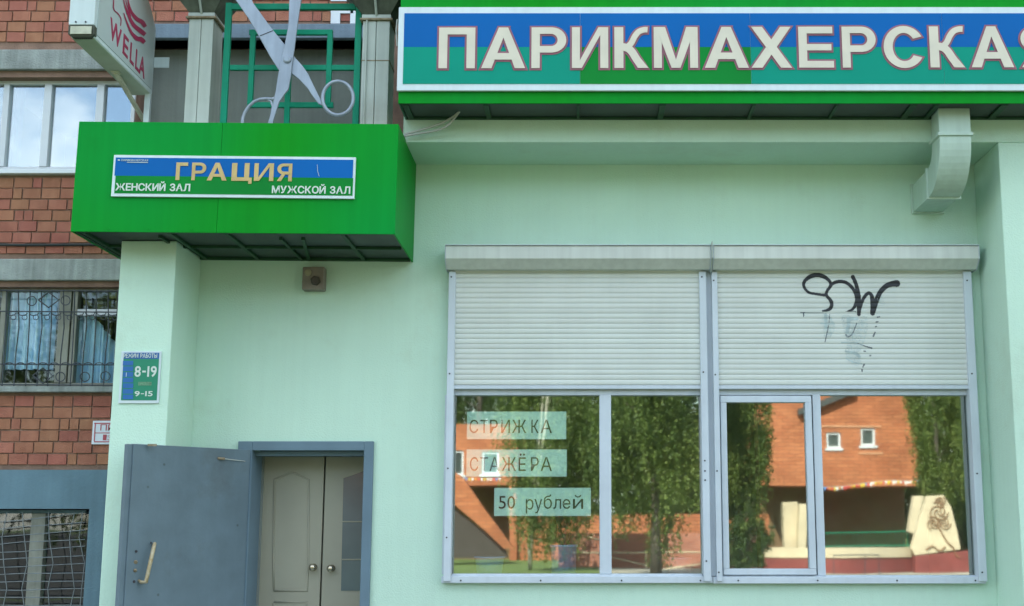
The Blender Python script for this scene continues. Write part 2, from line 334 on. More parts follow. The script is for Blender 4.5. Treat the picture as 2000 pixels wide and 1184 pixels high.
def bold_letter(mb, ch, x0, x1, z0, z1, Y, grow, th):
    W, H = x1 - x0, z1 - z0
    for n_, pc in enumerate(BOLD[ch]):
        dy = -n_ * .0005
        if pc[0] == 'p':
            q = [(x0 + u * W, z0 + v * H) for u, v in pc[1]]
            ar = sum(q[i][0] * q[(i + 1) % len(q)][1] - q[(i + 1) % len(q)][0] * q[i][1] for i in range(len(q)))
            if ar < 0: q = q[::-1]
            if grow:
                o = []; n = len(q)
                for i in range(n):
                    a, b, c = Vector(q[i - 1]), Vector(q[i]), Vector(q[(i + 1) % n]); d1, d2 = (b - a).normalized(), (c - b).normalized()
                    n1, n2 = Vector((d1.y, -d1.x)), Vector((d2.y, -d2.x)); m_ = (n1 + n2).normalized(); k_ = min(1 / max(m_.dot(n1), .3), 1.8); p_ = b + m_ * grow * k_; o.append((p_.x, p_.y))
                q = o
            mb.prism([(x, Y + dy, z) for x, z in q], (0, th, 0))
        else:
            o = [Vector((x0 + u * W, z0 + v * H)) for u, v in pc[1]]; i_ = [Vector((x0 + u * W, z0 + v * H)) for u, v in pc[2]]; n = len(o)
            if grow:
                oo, ii = [], []
                for k in range(n):
                    d = (o[k] - i_[k]).normalized(); oo.append(o[k] + d * grow); ii.append(i_[k] - d * grow)
                for L in (oo, ii):
                    for e_, r_ in ((0, 1), (n - 1, n - 2)):
                        t_ = ((o[e_] + i_[e_]) / 2 - (o[r_] + i_[r_]) / 2).normalized(); L[e_] = L[e_] + t_ * grow
                o, i_ = oo, ii
            for k in range(n - 1):
                q = [o[k], o[k + 1], i_[k + 1], i_[k]]
                mb.prism([(p.x, Y + dy, p.y) for p in q], (0, th, 0))

def holed_wall(mb, x0, x1, z0, z1, holes, Yf, depth, mi=0):
    xs = sorted({x0, x1, *[h[0] for h in holes], *[h[1] for h in holes]}); zs = sorted({z0, z1, *[h[2] for h in holes], *[h[3] for h in holes]})
    for i in range(len(xs) - 1):
        for j in range(len(zs) - 1):
            cx, cz = (xs[i] + xs[i + 1]) / 2, (zs[j] + zs[j + 1]) / 2
            if any(h[0] < cx < h[1] and h[2] < cz < h[3] for h in holes): continue
            mb.quad((xs[i], Yf, zs[j]), (xs[i + 1], Yf, zs[j]), (xs[i + 1], Yf, zs[j + 1]), (xs[i], Yf, zs[j + 1]), mi)
    for a, b, c, d in holes:
        mb.quad((a, Yf, c), (a, Yf, d), (a, Yf + depth, d), (a, Yf + depth, c), mi); mb.quad((b, Yf, c), (b, Yf + depth, c), (b, Yf + depth, d), (b, Yf, d), mi)
        mb.quad((a, Yf, d), (b, Yf, d), (b, Yf + depth, d), (a, Yf + depth, d), mi); mb.quad((a, Yf, c), (a, Yf + depth, c), (b, Yf + depth, c), (b, Yf, c), mi)

YB = 0.30          # face of the brick block of flats
YP = -0.57         # face of the shop's pillars and cornice
# ================================================================== GROUND
MB().quad((-150, 20, 0), (150, 20, 0), (150, -260, 0), (-150, -260, 0)).build('ground', grass_m, kind='structure')
MB().quad((-150, 0.3, 0.004), (150, 0.3, 0.004), (150, -3.2, 0.004), (-150, -3.2, 0.004)).build('pavement', paving, kind='structure')
MB().quad((-150, -9.0, 0.008), (150, -9.0, 0.008), (150, -17, 0.008), (-150, -17, 0.008)).build('road', asphalt, kind='structure')
MB().quad((-150, -17.5, 0.004), (-9, -17.5, 0.004), (-9, -200, 0.004), (-150, -200, 0.004)).build('car_park', asphalt, kind='structure')
MB().quad((0.5, -22, 0.004), (40, -22, 0.004), (40, -44, 0.004), (0.5, -44, 0.004)).build('forecourt', mat('pale_yard_paving', (0.30, 0.28, 0.23), 0.9, 0.15, 1.2), kind='structure')  # yard paving, paler than the pavement

# ================================================================== BLOCK OF FLATS (left, behind the shop front)
flats = thing('apartment_building', 'red brick block of flats rising behind and left of the mint shop front', 'building', (-4, YB, 0))
yb = YB + 0.012
def rect(px0, px1, py0, py1, Y):                  # a rectangle read on plane Y from the photo
    pm = (py0 + py1) / 2; return X(px0, pm, Y), X(px1, pm, Y), Z(py1, Y), Z(py0, Y)
w1 = rect(-40, 262, 150, 334, YB)                 # upper window
w2 = rect(-60, 262, 560, 756, YB)                 # middle window
w3 = rect(-60, 168, 994, 1250, YB)                # basement window
lo = rect(265, 740, 78, 330, YB)                  # loggia opening behind the scissors
mb = MB(); holed_wall(mb, -14, 1.2, 0, 5.35, [w1, w2, w3, lo, (-3.06, 1.3, -.1, 3.66)], yb, 0.22)
mb.quad((-14, yb, 5.35), (14, yb, 5.35), (14, yb, 16.5), (-14, yb, 16.5))
mb.box(-14, 14, 3.5, 12, 0, 16.5); mb.quad((-14, yb, 16.5), (14, yb, 16.5), (14, 3.5, 16.5), (-14, 3.5, 16.5))
mb.quad((-14, yb, 0), (-14, yb, 16.5), (-14, 3.5, 16.5), (-14, 3.5, 0)); mb.quad((14, yb, 0), (14, yb, 16.5), (14, 3.5, 16.5), (14, 3.5, 0))
brick_wall = mb.build('brick_wall', mortar, flats)
PW, PH = 0.1452, 0.0862
bm_ = MB().box(0, PW - 0.011, 0, 0.05, 0, PH - 0.010); BR = [proto_mesh('brick', bm_, brick_m)]
bh_ = MB().box(0, PW / 2 - 0.011, 0, 0.05, 0, PH - 0.010); BH = proto_mesh('half_brick', bh_, brick_m)
def spot_free(xa, xb, za, zb, holes): return not any(xb > h[0] and xa < h[1] and zb > h[2] and za < h[3] for h in holes)
lint1 = rect(-60, 262, 99, 152, YB); lint2 = rect(-60, 262, 507, 560, YB); beam = rect(265, 760, 50, 78, YB)
band = rect(-60, 262, 918, 1300, YB)
sill1 = rect(-60, 262, 330, 344, YB); sill2 = rect(-60, 262, 754, 770, YB)
blocked = [w1, w2, w3, lo, lint1, lint2, beam, band, sill1, sill2]
def brick_patch(px0, px1, py0, py1):
    a = rect(px0, px1, py0, py1, YB); r0 = int(math.floor(a[2] / PH)); z = a[3] - PH
    row = 0
    while z > a[2] - PH * 0.6:
        x = a[0] + (random.choice((0.5, 0.25, .1)) * PW if random.random() < .4 else 0)
        while x < a[1]:
            half = random.random() < 0.09; w = PW / 2 if half else PW
            if spot_free(x, x + w - 0.012, z, z + PH - 0.012, blocked):
                o = put('brick', BH if half else BR[0], brick_wall, (x, YB + random.uniform(-0.003, 0.004), z + random.uniform(-.002, .002)))
            x += w
        z -= PH; row += 1
brick_patch(-55, 262, -40, 98); brick_patch(262, 770, -40, 50)
brick_patch(-55, 262, 345, 506); brick_patch(-55, 262, 771, 918)
# lintels, sills, render band
mb = MB().box(lint1[0], lint1[1], YB - 0.03, YB + 0.2, Z(138, YB), lint1[3]); mb.build('lintel', concrete, flats, 0.008)
mb = MB().box(lint2[0], lint2[1], YB - 0.03, YB + 0.2, Z(549, YB), lint2[3]); mb.build('lintel', concrete, flats, 0.008)
MB().box(beam[0], beam[1], YB - 0.04, YB + 0.2, beam[2], beam[3]).build('beam', beam_mat, flats, 0.006)
MB().box(sill1[0], sill1[1], YB - 0.05, YB + 0.1, Z(342, YB), Z(334, YB)).build('sill', bright_pvc, flats, 0.004)
MB().box(sill2[0], sill2[1], YB - 0.06, YB + 0.1, Z(767, YB), Z(756, YB)).build('sill', concrete, flats, 0.004)
mb = MB(); holed_wall(mb, -9, X(262, 950, YB), 0, Z(918, YB), [w3], YB - 0.02, 0.04); mb.quad((-9, YB - .02, Z(918, YB)), (X(262, 950, YB), YB - .02, Z(918, YB)), (X(262, 950, YB), YB + .02, Z(918, YB)), (-9, YB + .02, Z(918, YB)))
mb.build('plinth_render', render_blue, flats)
# loggia back
mb = MB(); yl = YB + 0.30
zl = Z(103, yl)
mb.quad((lo[0], yl, lo[2]), (lo[1], yl, lo[2]), (lo[1], yl, lo[3]), (lo[0], yl, lo[3])); mb.build('loggia_wall', soffit_mat, flats)  # dark sheet colour stands for the shadow below the beam
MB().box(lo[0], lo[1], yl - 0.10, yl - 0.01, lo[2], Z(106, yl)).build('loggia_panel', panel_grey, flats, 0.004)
MB().box(lo[0], lo[1], yl - 0.12, yl - 0.02, Z(103, yl), Z(97, yl)).build('rail', panel_grey, flats, 0.003)
# small white framed vent at the very top
mb = MB(); y_ = YB - 0.012
for a, b, c, d in ((646, 690, 20, 26), (646, 664, 26, 46), (684, 696, 20, 46), (646, 664, -20, 2), (664, 700, -6, 2)):
    q = rect(a, b, c, d, y_); mb.box(q[0], q[1], y_, YB, q[2], q[3])
mb.build('vent_surround', bright_pvc, flats)

def window_frame(name, holes_px, pieces, Y, m, parent, depth=0.05):
    f = MB()
    for a, b, c, d in pieces:
        q = rect(a, b, c, d, Y); f.box(q[0], q[1], Y, Y + depth, q[2], q[3])
    return f.build(name, m, parent, 0.004)
def Xat(px, pyref, py, Y): return px
# upper window
yw = YB + 0.10
fr = window_frame('window', None, [(-60, 262, 154, 165)], yw, bright_pvc, flats); window_frame('frame', None, [(-60, 262, 326, 336)], yw, bright_pvc, fr)
for a, b in ((6, 18), (86, 101), (189, 204), (258, 266)):
    q = rect(a - 4, b - 4, 240, 250, yw); mb = MB().box(q[0], q[1], yw - 0.006, yw + 0.06, Z(326, yw), Z(165, yw)); mb.build('frame', bright_pvc, fr, 0.004)
q = rect(-60, 270, 165, 326, yw + .03)
MB().box(q[0], q[1], yw + .03, yw + .036, q[2], q[3]).build('pane', glass_top, fr)
# middle window
fr2 = window_frame('window', None, [(-60, 262, 562, 569)], yw, tan_frame, flats); window_frame('frame', None, [(-60, 262, 748, 757)], yw, tan_frame, fr2)
for a, b in ((-2, 8), (112, 135), (138, 148), (232, 250)):
    q = rect(a, b, 655, 665, yw); MB().box(q[0], q[1], yw - 0.008, yw + 0.06, Z(748, yw), Z(569, yw)).build('frame', tan_frame, fr2, 0.004)
q = rect(148, 232, 604, 617, yw); MB().box(q[0], q[1], yw - 0.004, yw + 0.05, q[2], q[3]).build('transom', bright_pvc, fr2, 0.004)
q = rect(-60, 262, 569, 748, yw + .03); MB().box(q[0], q[1], yw + .03, yw + .036, q[2], q[3]).build('pane', glass_home, fr2)
def curtain(px0, px1, py0, py1, Y, cut=None):
    mb = MB(); n = 90; a = rect(px0, px1, py0, py1, Y); k = len(mb.v)
    for i in range(n + 1):
        t = i / n; x = a[0] + (a[1] - a[0]) * t; y = Y + 0.035 * math.sin(t * 41 + 2 * math.sin(t * 7)) + 0.012 * math.sin(t * 97)
        zt = a[3] if cut is None else cut(t, a)
        mb.v += [(x, y, a[2]), (x, y, zt)]
    for i in range(n): mb.f.append((k + 2 * i, k + 2 * i + 2, k + 2 * i + 3, k + 2 * i + 1)); mb.mi.append(0)
    return mb.build('curtain', curtain_m, flats, smooth=True)
curtain(14, 112, 572, 722, yw + .10)
curtain(146, 240, 570, 752, yw + .10, cut=lambda t, a: a[3] - (a[3] - a[2]) * (0.22 + 0.42 * max(0, t - 0.3) / 0.7))
cu = curtain(20, 42, 168, 324, yw + .09); cu.data.materials.clear(); cu.data.materials.append(mat('dark_blue_curtain', (0.05, 0.08, 0.14), 0.9))
# dark rooms behind the windows
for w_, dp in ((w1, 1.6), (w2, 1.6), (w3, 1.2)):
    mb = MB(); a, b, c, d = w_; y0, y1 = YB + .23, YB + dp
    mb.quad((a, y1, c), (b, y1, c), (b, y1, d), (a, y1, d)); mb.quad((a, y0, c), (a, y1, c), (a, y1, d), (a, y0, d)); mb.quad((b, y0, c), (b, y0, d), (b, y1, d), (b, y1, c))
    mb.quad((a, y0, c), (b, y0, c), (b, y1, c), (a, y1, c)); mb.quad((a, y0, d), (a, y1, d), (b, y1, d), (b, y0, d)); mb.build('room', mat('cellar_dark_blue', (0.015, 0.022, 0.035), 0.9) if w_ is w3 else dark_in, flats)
# basement window
fr3 = window_frame('window', None, [(-60, 168, 996, 1003)], yw, render_blue, flats)
q = rect(56, 84, 1090, 1100, yw); MB().box(q[0], q[1], yw - .01, yw + .06, 0.3, Z(1003, yw)).build('frame', tan_frame, fr3, 0.004)
q = rect(-60, 168, 1003, 1240, yw + .03); MB().box(q[0], q[1], yw + .03, yw + .036, q[2], q[3]).build('pane', glass_home, fr3)

# ornate iron grille of the middle window
g = thing('window_grille', 'dark wrought iron grille with diamonds and rings over the curtained window', 'window grille', P(110, 755, YB - .05))
yg = YB - 0.05
def bar(mb, px0, py0, px1, py1, Y, r): mb.tube([P(px0, py0, Y), P(px1, py1, Y)], r, 6)
for i, x0 in enumerate((12, 35, 58, 80, 101, 123, 145, 167, 188, 210, 229)):
    k = (x0 - CX); xt = x0; xb = x0 - 8
    mb = MB(); xs_ = xt + 3
    mb.tube([P(xt + 1, 566, yg), P(xt + (2 if i % 2 else -1), 640, yg), P(xt - 4, 690, yg), P(xb, 755, yg)], 0.0048, 6); mb.build('bar', iron, g)
for py in (568, 609, 712, 752):
    mb = MB(); mb.tube([P(-40, py - 1, yg - .01), P(240, py + 1, yg - .01)], 0.0048, 6); mb.build('cross_bar', iron, g)
def ring(mb, px, py, rpx, Y, r=0.004, n=20, a0=0, a1=360, ry=1.0):
    mb.tube([P(px + rpx * math.cos(math.radians(a0 + (a1 - a0) * i / n)), py - ry * rpx * math.sin(math.radians(a0 + (a1 - a0) * i / n)), Y) for i in range(n + 1)], r, 5)
for px, py in ((128, 587), (118, 736), (166, 736), (206, 735), (62, 588)):
    mb = MB(); ring(mb, px, py, 9, yg - .01); mb.build('ring', iron, g)
for px, py in ((95, 586), (84, 734)):
    mb = MB(); mb.tube([P(px - 20, py, yg - .01), P(px, py - 15, yg - .01), P(px + 20, py, yg - .01), P(px, py + 15, yg - .01), P(px - 20, py, yg - .01)], 0.006, 6); mb.build('diamond', iron, g)
mb = MB()
for i in range(10):
    px = 24 + i * 22
    ring(mb, px - 2, 611, 9, yg - .012, 0.004, 10, 180, 360, .6); ring(mb, px - 6, 714, 9, yg - .012, 0.004, 10, 0, 180, .6)
    ring(mb, px + 2, 620, 5, yg - .012, 0.003, 10)
mb.build('scroll', iron, g)
# wire grille of the basement window
g = thing('window_grille', 'pale bent wire grille over the dark basement window at lower left', 'window grille', P(80, 1180, YB - .01))
yg = YB + 0.02
for i in range(16):
    py = 1012 + i * 15.5; s = random.uniform(-2, 2); slope = (10 - i) * 1.4
    mb = MB(); mb.tube([P(-20 + 62 * j, py + slope * (1.5 - j) * 0.45 + s * math.sin(j * 1.7), yg) for j in range(4)], 0.0032, 5)
    mb.build('wire', wire_m, g)
for px in (8, 48, 98, 140, 160):
    mb = MB(); mb.tube([P(px + (6 * math.sin(t * 2.2 + px)), 1000 + t * 50, yg - .008) for t in range(6)], 0.0032, 5); mb.build('wire', wire_m, g)
# cable along the bricks
MB().tube([P(-40, 478, YB - .02), P(60, 479, YB - .02), P(180, 478, YB - .02), P(262, 480, YB - .02)], 0.011, 6).build('wall_cable', dark_rub, None, label='thin dark cable running level across the bricks left of the green canopy', cat='cable', smooth=True)
# address plate
t = thing('address_plate', 'white enamel plate with red border on the bricks beside the mint pillar', 'plate', P(200, 866, YB - .02))
y_ = YB - 0.022; q = rect(180, 246, 822, 868, y_)
MB().box(q[0], q[1], y_, YB - 0.003, q[2], q[3]).build('plate', plate_white, t, 0.002)
mb = MB()
for a, b, c, d in ((184, 242, 826, 828), (184, 242, 862, 864), (184, 186, 828, 862), (186, 214, 845, 846.5)):
    q = rect(a, b, c, d, y_ - .002); mb.box(q[0], q[1], y_ - .002, y_ - .0005, q[2], q[3])
mb.build('border', plate_red, t)
mb = MB(); q = rect(196, 222, 829, 841, y_ - .002); text_line(mb, 'ПР', q[0], q[1], q[2], q[3], y_ - .002, 0.0, th=.0015); mb.build('lettering', plate_red, t); mb = MB()
q = rect(201, 208, 849, 860, y_ - .002); letter(mb, '1', q[0], q[1], q[2], q[3], y_ - .002, 0, th=.0015); q = rect(210, 217, 851, 860, y_ - .002); letter(mb, '3', q[0], q[1], q[2], q[3], y_ - .002, 0, th=.0015)
mb.build('lettering', plate_red, t)

# ================================================================== THE SHOP FRONT
shop = thing('shop_building', 'mint green plastered shop front with pillars, cornice and recessed wall', 'building', (0, 0, 0))
wz1 = Z(1135, 0); wz0 = Z(500, 0)
hole_w = (X(878, 830, 0), X(1910, 830, 0), Z(1132, 0), Z(500, 0))
dx0, dx1, dz1 = X(486, 1000, 0), X(712, 1000, 0), Z(876, 0)
hole_d = (dx0, dx1, 0.12, dz1)
zc = P(1000, 278, YP).z                            # underside of the cornice
xl0, xl1 = X(237, 480, YP), X(345, 480, YP)        # left pillar
xr0 = X(1950, 290, YP)
mb = MB(); holed_wall(mb, xl0, 4.6, 0, zc + 0.02, [hole_w, hole_d], 0.0, 0.25)
wall = mb.build('wall', mint, shop)
zpt = P(300, 478, YP).z
MB().box(xl0, xl1, YP, -0.001, 0, 3.52).build('pillar', mint, shop, 0.006)
MB().box(xr0, 5.0, YP, -0.001, 0, zc - 0.001).build('pillar', mint, shop, 0.006)
xc0 = X(787, 267, YP)
MB().box(xc0, 5.0, YP, 0.1, zc, 5.3).build('cornice', mint, shop, 0.006)
MB().box(-1.35, xc0, 0.0, 0.3, 3.5, 5.3).build('upper_wall', mat('painted_gap_shade', (0.12, 0.16, 0.13), 0.9), shop)  # shade of the narrow gap is put into this wall's colour
# interior: plain rooms
mb = MB(); a, b = hole_w[0] - .5, hole_w[1] + .4
mb.quad((a, 3.0, 0), (b, 3.0, 0), (b, 3.0, 3.62), (a, 3.0, 3.62)); mb.quad((a, .26, 0), (a, 3, 0), (a, 3, 3.62), (a, .26, 3.62)); mb.quad((b, .26, 0), (b, 3, 0), (b, 3, 3.62), (b, .26, 3.62))
mb.quad((a, .26, 3.62), (b, .26, 3.62), (b, 3, 3.62), (a, 3, 3.62)); mb.quad((a, .26, .2), (b, .26, .2), (b, 3, .2), (a, 3, .2)); mb.build('interior', mat('salon_interior_plaster', (0.34, 0.36, 0.34), 0.9), shop)
MB().box(hole_w[0], hole_w[1], 0.06, 0.42, hole_w[2] - .06, hole_w[2] + 0.004).build('window_board', mat('window_board_white', (0.5, 0.5, 0.48), 0.5), shop)
# porch step (below the picture)
MB().box(-4.2, -1.2, -1.9, -0.0, 0, 0.12).build('step', concrete, shop, 0.01)

# ---- shop windows (frames and panes)
yf = -0.015
def pbox(mb, px0, px1, py0, py1, Y, Y2, pyr=None):
    q = rect(px0, px1, py0, py1, Y)
    if pyr is not None: q = (X(px0, pyr, Y), X(px1, pyr, Y), q[2], q[3])
    return mb.box(q[0], q[1], Y, Y2, q[2], q[3])
win_l = MB(); pbox(win_l, 882, 1372, 757, 772, yf, 0.05)
win_l = win_l.build('window', white_paint, shop, 0.004)
m_ = MB(); pbox(m_, 882, 1372, 1121, 1128, yf, 0.05); m_.build('frame', white_paint, win_l, 0.004)
for a, b in ((866, 884), (1171, 1194), (1370, 1386)):
    m_ = MB(); pbox(m_, a, b, 771.5, 1121.5, yf - (0.004 if a == 1171 else 0.002), 0.048, 950); m_.build('frame', white_paint, win_l, 0.004)
for a, b in ((883, 1172), (1193, 1371)):
    m_ = MB(); pbox(m_, a, b, 771, 1122, 0.03, 0.036, 950); m_.build('pane', glass_shop, win_l)
win_r = MB(); pbox(win_r, 1404, 1905, 757, 772, yf, 0.05)
win_r = win_r.build('window', white_paint, shop, 0.004)
m_ = MB(); pbox(m_, 1404, 1915, 1124, 1130, yf, 0.05); m_.build('frame', white_paint, win_r, 0.004)
for a, b in ((1398, 1409), (1592, 1608), (1900, 1914)):
    m_ = MB(); pbox(m_, a, b, 771.5, 1124.5, yf - (0.003 if a == 1592 else 0.001), 0.048, 950); m_.build('frame', white_paint, win_r, 0.004)
sash = MB()
for a, b, c, d in ((1410, 1590, 773, 786), (1410, 1590, 1111, 1123)): pbox(sash, a, b, c, d, yf - 0.02, 0.02, 950)
for a, b in ((1410, 1422), (1577, 1590)): pbox(sash, a, b, 786, 1111, yf - 0.021, 0.02, 950)
sash.build('sash', white_paint, win_r, 0.004)
m_ = MB(); pbox(m_, 1421, 1578, 785, 1112, 0.0, 0.006, 950); m_.build('pane', glass_shop, win_r)
m_ = MB(); pbox(m_, 1607, 1901, 771, 1124, 0.03, 0.036, 950); m_.build('pane', glass_shop, win_r)

# ---- roller shutters
def slat_y(t): return -0.0040 * math.sin(math.pi * min(max(t, 0), 1)) ** 0.7
YS = -0.05
def shutter(px0, px1, sx0, sx1, label, bolts_l, bolts_r):
    t = thing('roller_shutter', label, 'roller shutter', P((px0 + px1) / 2, 1138, 0), 'roller shutters over the shop windows')
    ztop, zm, zb = Z(480, -.2), Z(505, -.2), Z(526, -.12)
    xa, xb = X(px0, 500, -.2), X(px1, 500, -.2)
    MB().prism([(xa, -.001, ztop), (xa, -.2, ztop), (xa, -.2, zm), (xa, -.12, zb), (xa, -.001, zb)], (xb - xa, 0, 0)).build('shutter_box', box_mat, t, 0.004)
    for x_ in (xa - .004, xb):
        MB().prism([(x_, -.001, ztop + .008), (x_, -.206, ztop + .008), (x_, -.206, zm - .003), (x_, -.124, zb - .006), (x_, -.001, zb - .006)], (0.004, 0, 0)).build('end_cap', white_paint, t)
    MB().box(xa, xb, -.215, -.003, ztop + .001, ztop + .006).build('drip_edge', white_paint, t)
    z0, z1 = Z(752, YS), Z(524, YS); n = 23; h = (z1 - z0) / n
    xs0, xs1 = X(sx0 - 9, 640, YS), X(sx1 + 6, 640, YS)
    mb = MB(); m = 7
    prof = [(slat_y(i / m), 0.0018 + (h - 0.0018) * i / m) for i in range(m + 1)]
    pts = [(0, 0.012, 0.0)] + [(0, y, z) for y, z in prof] + [(0, 0.012, h)]
    mb.prism(pts, (xs1 - xs0, 0, 0)); me = proto_mesh('slat', mb, slat_mat)
    for i in range(n): put('slat', me, t, (xs0, YS, z0 + i * h))
    MB().box(xs0, xs1, YS - .010, YS + .012, z0 - 0.030, z0 - 0.003).build('bottom_bar', white_paint, t, 0.003)
    # guide rails the full height
    for (a, b), bl in zip(((px0 + 1, sx0 - 2), (sx1 + (8 if px0 > 1390 else 2), px1 + (1 if px0 > 1390 else -4))), (bolts_l, bolts_r)):
        r0, r1 = X(a, 830, -.08), X(b, 830, -.08)
        rail = MB().box(r0, r1, -.08, -.001, Z(1136, -.08), zb - .007).build('guide_rail', white_paint, t, 0.004)
        for py in bl:
            p = Vector(((r0 + r1) / 2 - 0.006, -.08, Z(py, -.08))); MB().tube([p + Vector((0, .002, 0)), p + Vector((0, -.004, 0))], 0.006, 8).build('screw', dark_bolt, rail)
    return t, z0, h
sh_l, _, _ = shutter(870, 1388, 887, 1368, 'left roller shutter, pale slats half lowered and free of graffiti', (541, 730, 915, 1050), (541, 727, 900, 920, 938, 1096))
sh_r, zs0, hs = shutter(1394, 1912, 1408, 1889, 'right roller shutter, pale slats half lowered with black graffiti', (548, 732, 920, 1118), (548, 730, 925, 1118))
# sill flange along the bottom
fl = MB().box(X(862, 1132, -.06), X(1392, 1132, -.06), -.06, -.001, Z(1139, -.06), Z(1126, -.06)).build('sill_flange', white_paint, shop, 0.003)
fl2 = MB().box(X(1393, 1132, -.06), X(1926, 1132, -.06), -.06, -.001, Z(1140, -.06), Z(1127, -.06)).build('sill_flange', white_paint, shop, 0.003)
for px, f_ in ((900, fl), (1056, fl), (1214, fl), (1368, fl), (1442, fl2), (1597, fl2), (1752, fl2), (1905, fl2)):
    p = P(px, 1134, -.06); MB().tube([p, p + Vector((0, -.004, 0))], 0.006, 8).build('screw', dark_bolt, f_)
MB().box(X(1383, 830, -.03), X(1397, 830, -.03), -.03, -.001, Z(1126, -.06) + .001, Z(530, 0)).build('cover_strip', white_paint, shop, 0.003)
MB().prism([(X(1391, 500, -.2) - .006, -.001, Z(476, -.2)), (X(1391, 500, -.2) - .006, -.24, Z(474, -.2)), (X(1391, 500, -.2) - .006, -.23, Z(505, -.2)), (X(1391, 500, -.2) - .006, -.12, Z(532, -.12)), (X(1391, 500, -.2) - .006, -.001, Z(532, -.1))], (0.008, 0, 0)).build('divider_plate', metal_grey, shop)

# ---- graffiti sprayed on the right shutter, following the slats
def gp(pts): return [(1520 + x / 4.553, 500 + y / 4.553) for x, y in pts]
def smooth_path(pts, k=6):
    out = []; n = len(pts)
    for i in range(n - 1):
        p0, p1, p2, p3 = pts[max(i - 1, 0)], pts[i], pts[i + 1], pts[min(i + 2, n - 1)]
        for j in range(k):
            t = j / k; out.append(tuple(0.5 * (2 * p1[c] + (p2[c] - p0[c]) * t + (2 * p0[c] - 5 * p1[c] + 4 * p2[c] - p3[c]) * t * t + (3 * p1[c] - p0[c] - 3 * p2[c] + p3[c]) * t ** 3) for c in range(len(pts[0]))))
    return out + [pts[-1]]
def spray(strokes, m, name, cell=0.0032, dens=1.0, wk=1.2):
    mb = MB(); seen = set()
    for pts in strokes:
        path = smooth_path([(*gp([(x, y)])[0], w * wk / 4.553 / 2) for x, y, w in pts])
        wp = [(P(px, py, YS), w * 9.2 / F) for px, py, w in path]
        for (a, wa), (b, wb) in zip(wp[:-1], wp[1:]):
            r = max(wa, wb) + cell
            for ix in range(int((min(a.x, b.x) - r) / cell), int((max(a.x, b.x) + r) / cell) + 1):
                for iz in range(int((min(a.z, b.z) - r) / cell), int((max(a.z, b.z) + r) / cell) + 1):
                    if (ix, iz) in seen: continue
                    x, z = (ix + .5) * cell, (iz + .5) * cell; dx, dz = b.x - a.x, b.z - a.z
                    t = max(0, min(1, ((x - a.x) * dx + (z - a.z) * dz) / (dx * dx + dz * dz + 1e-9)))
                    if math.hypot(x - a.x - dx * t, z - a.z - dz * t) < wa + (wb - wa) * t and (dens >= 1 or ((ix * 7919 + iz * 104729 + (ix * iz) * 31) % 97) / 97 < dens): seen.add((ix, iz))
    def sy(z): return YS + slat_y(((z - zs0) % hs) / hs) - 0.0013
    for ix, iz in seen:
        x0, x1, z0, z1 = ix * cell, (ix + 1) * cell, iz * cell, (iz + 1) * cell
        mb.quad((x0, sy(z0), z0), (x1, sy(z0), z0), (x1, sy(z1), z1), (x0, sy(z1), z1))
    return mb.build(name, m, sh_r)
spray([
    [(425, 352, 22), (340, 340, 20), (270, 325, 20), (228, 275, 22), (234, 225, 26), (290, 182, 32), (350, 170, 34), (410, 188, 30), (460, 232, 24), (462, 272, 24), (435, 310, 22), (428, 350, 24), (458, 388, 26), (475, 425, 28), (462, 468, 26), (430, 485, 20), (395, 490, 14)],
    [(445, 300, 20), (480, 250, 24), (530, 230, 26), (590, 234, 26), (640, 266, 26), (680, 320, 26), (697, 380, 26), (688, 430, 26), (660, 475, 20), (620, 492, 12)],
    [(662, 188, 30), (688, 245, 28), (708, 320, 30), (718, 420, 34), (716, 520, 26)],
    [(718, 500, 22), (738, 425, 24), (766, 365, 24), (802, 332, 26), (830, 355, 28), (838, 420, 34), (838, 512, 34)],
    [(846, 505, 26), (872, 400, 36), (905, 325, 36), (955, 272, 38), (1000, 252, 42), (1052, 246, 52)]], black_spray, 'graffiti')
spray([
    [(225, 510, 9), (224, 540, 8)], [(456, 520, 5), (450, 600, 6), (430, 700, 8), (415, 766, 6)], [(600, 700, 9), (620, 720, 10), (660, 690, 7), (696, 600, 8)],
    [(845, 715, 12), (860, 680, 9)], [(880, 545, 9), (900, 543, 9)], [(868, 590, 9), (884, 586, 9)], [(864, 630, 9), (872, 628, 9)], [(700, 775, 5), (760, 800, 8), (830, 820, 10)], [(762, 848, 10), (772, 850, 10)], [(812, 888, 8), (822, 888, 8)],
    [(764, 965, 12), (750, 990, 7)], [(745, 1012, 12), (744, 1026, 12)], [(195, 505, 4), (400, 507, 4)], [(600, 495, 4), (690, 497, 4)]], mat('dark_grey_spray', (0.11, 0.13, 0.14), 0.6), 'faded_graffiti')
spray([
    [(380, 600, 10), (460, 602, 10), (500, 605, 6)], [(615, 550, 14), (625, 600, 26), (612, 680, 26)], [(640, 560, 30), (700, 560, 24)], [(420, 520, 20), (425, 640, 24)], [(560, 770, 8), (700, 773, 8)], [(600, 850, 14), (690, 870, 26), (720, 900, 20)], [(600, 910, 8), (650, 940, 8), (740, 960, 6)]], faint_spray, 'faded_graffiti')
spray([[(420, 540, 60), (450, 620, 110), (440, 700, 70)], [(600, 560, 80), (640, 640, 130), (640, 720, 90)], [(760, 560, 60), (740, 640, 110), (700, 760, 120), (660, 860, 130), (690, 940, 80)], [(900, 380, 60), (930, 420, 40)]], faint_spray, 'spray_haze', dens=.30, wk=1)

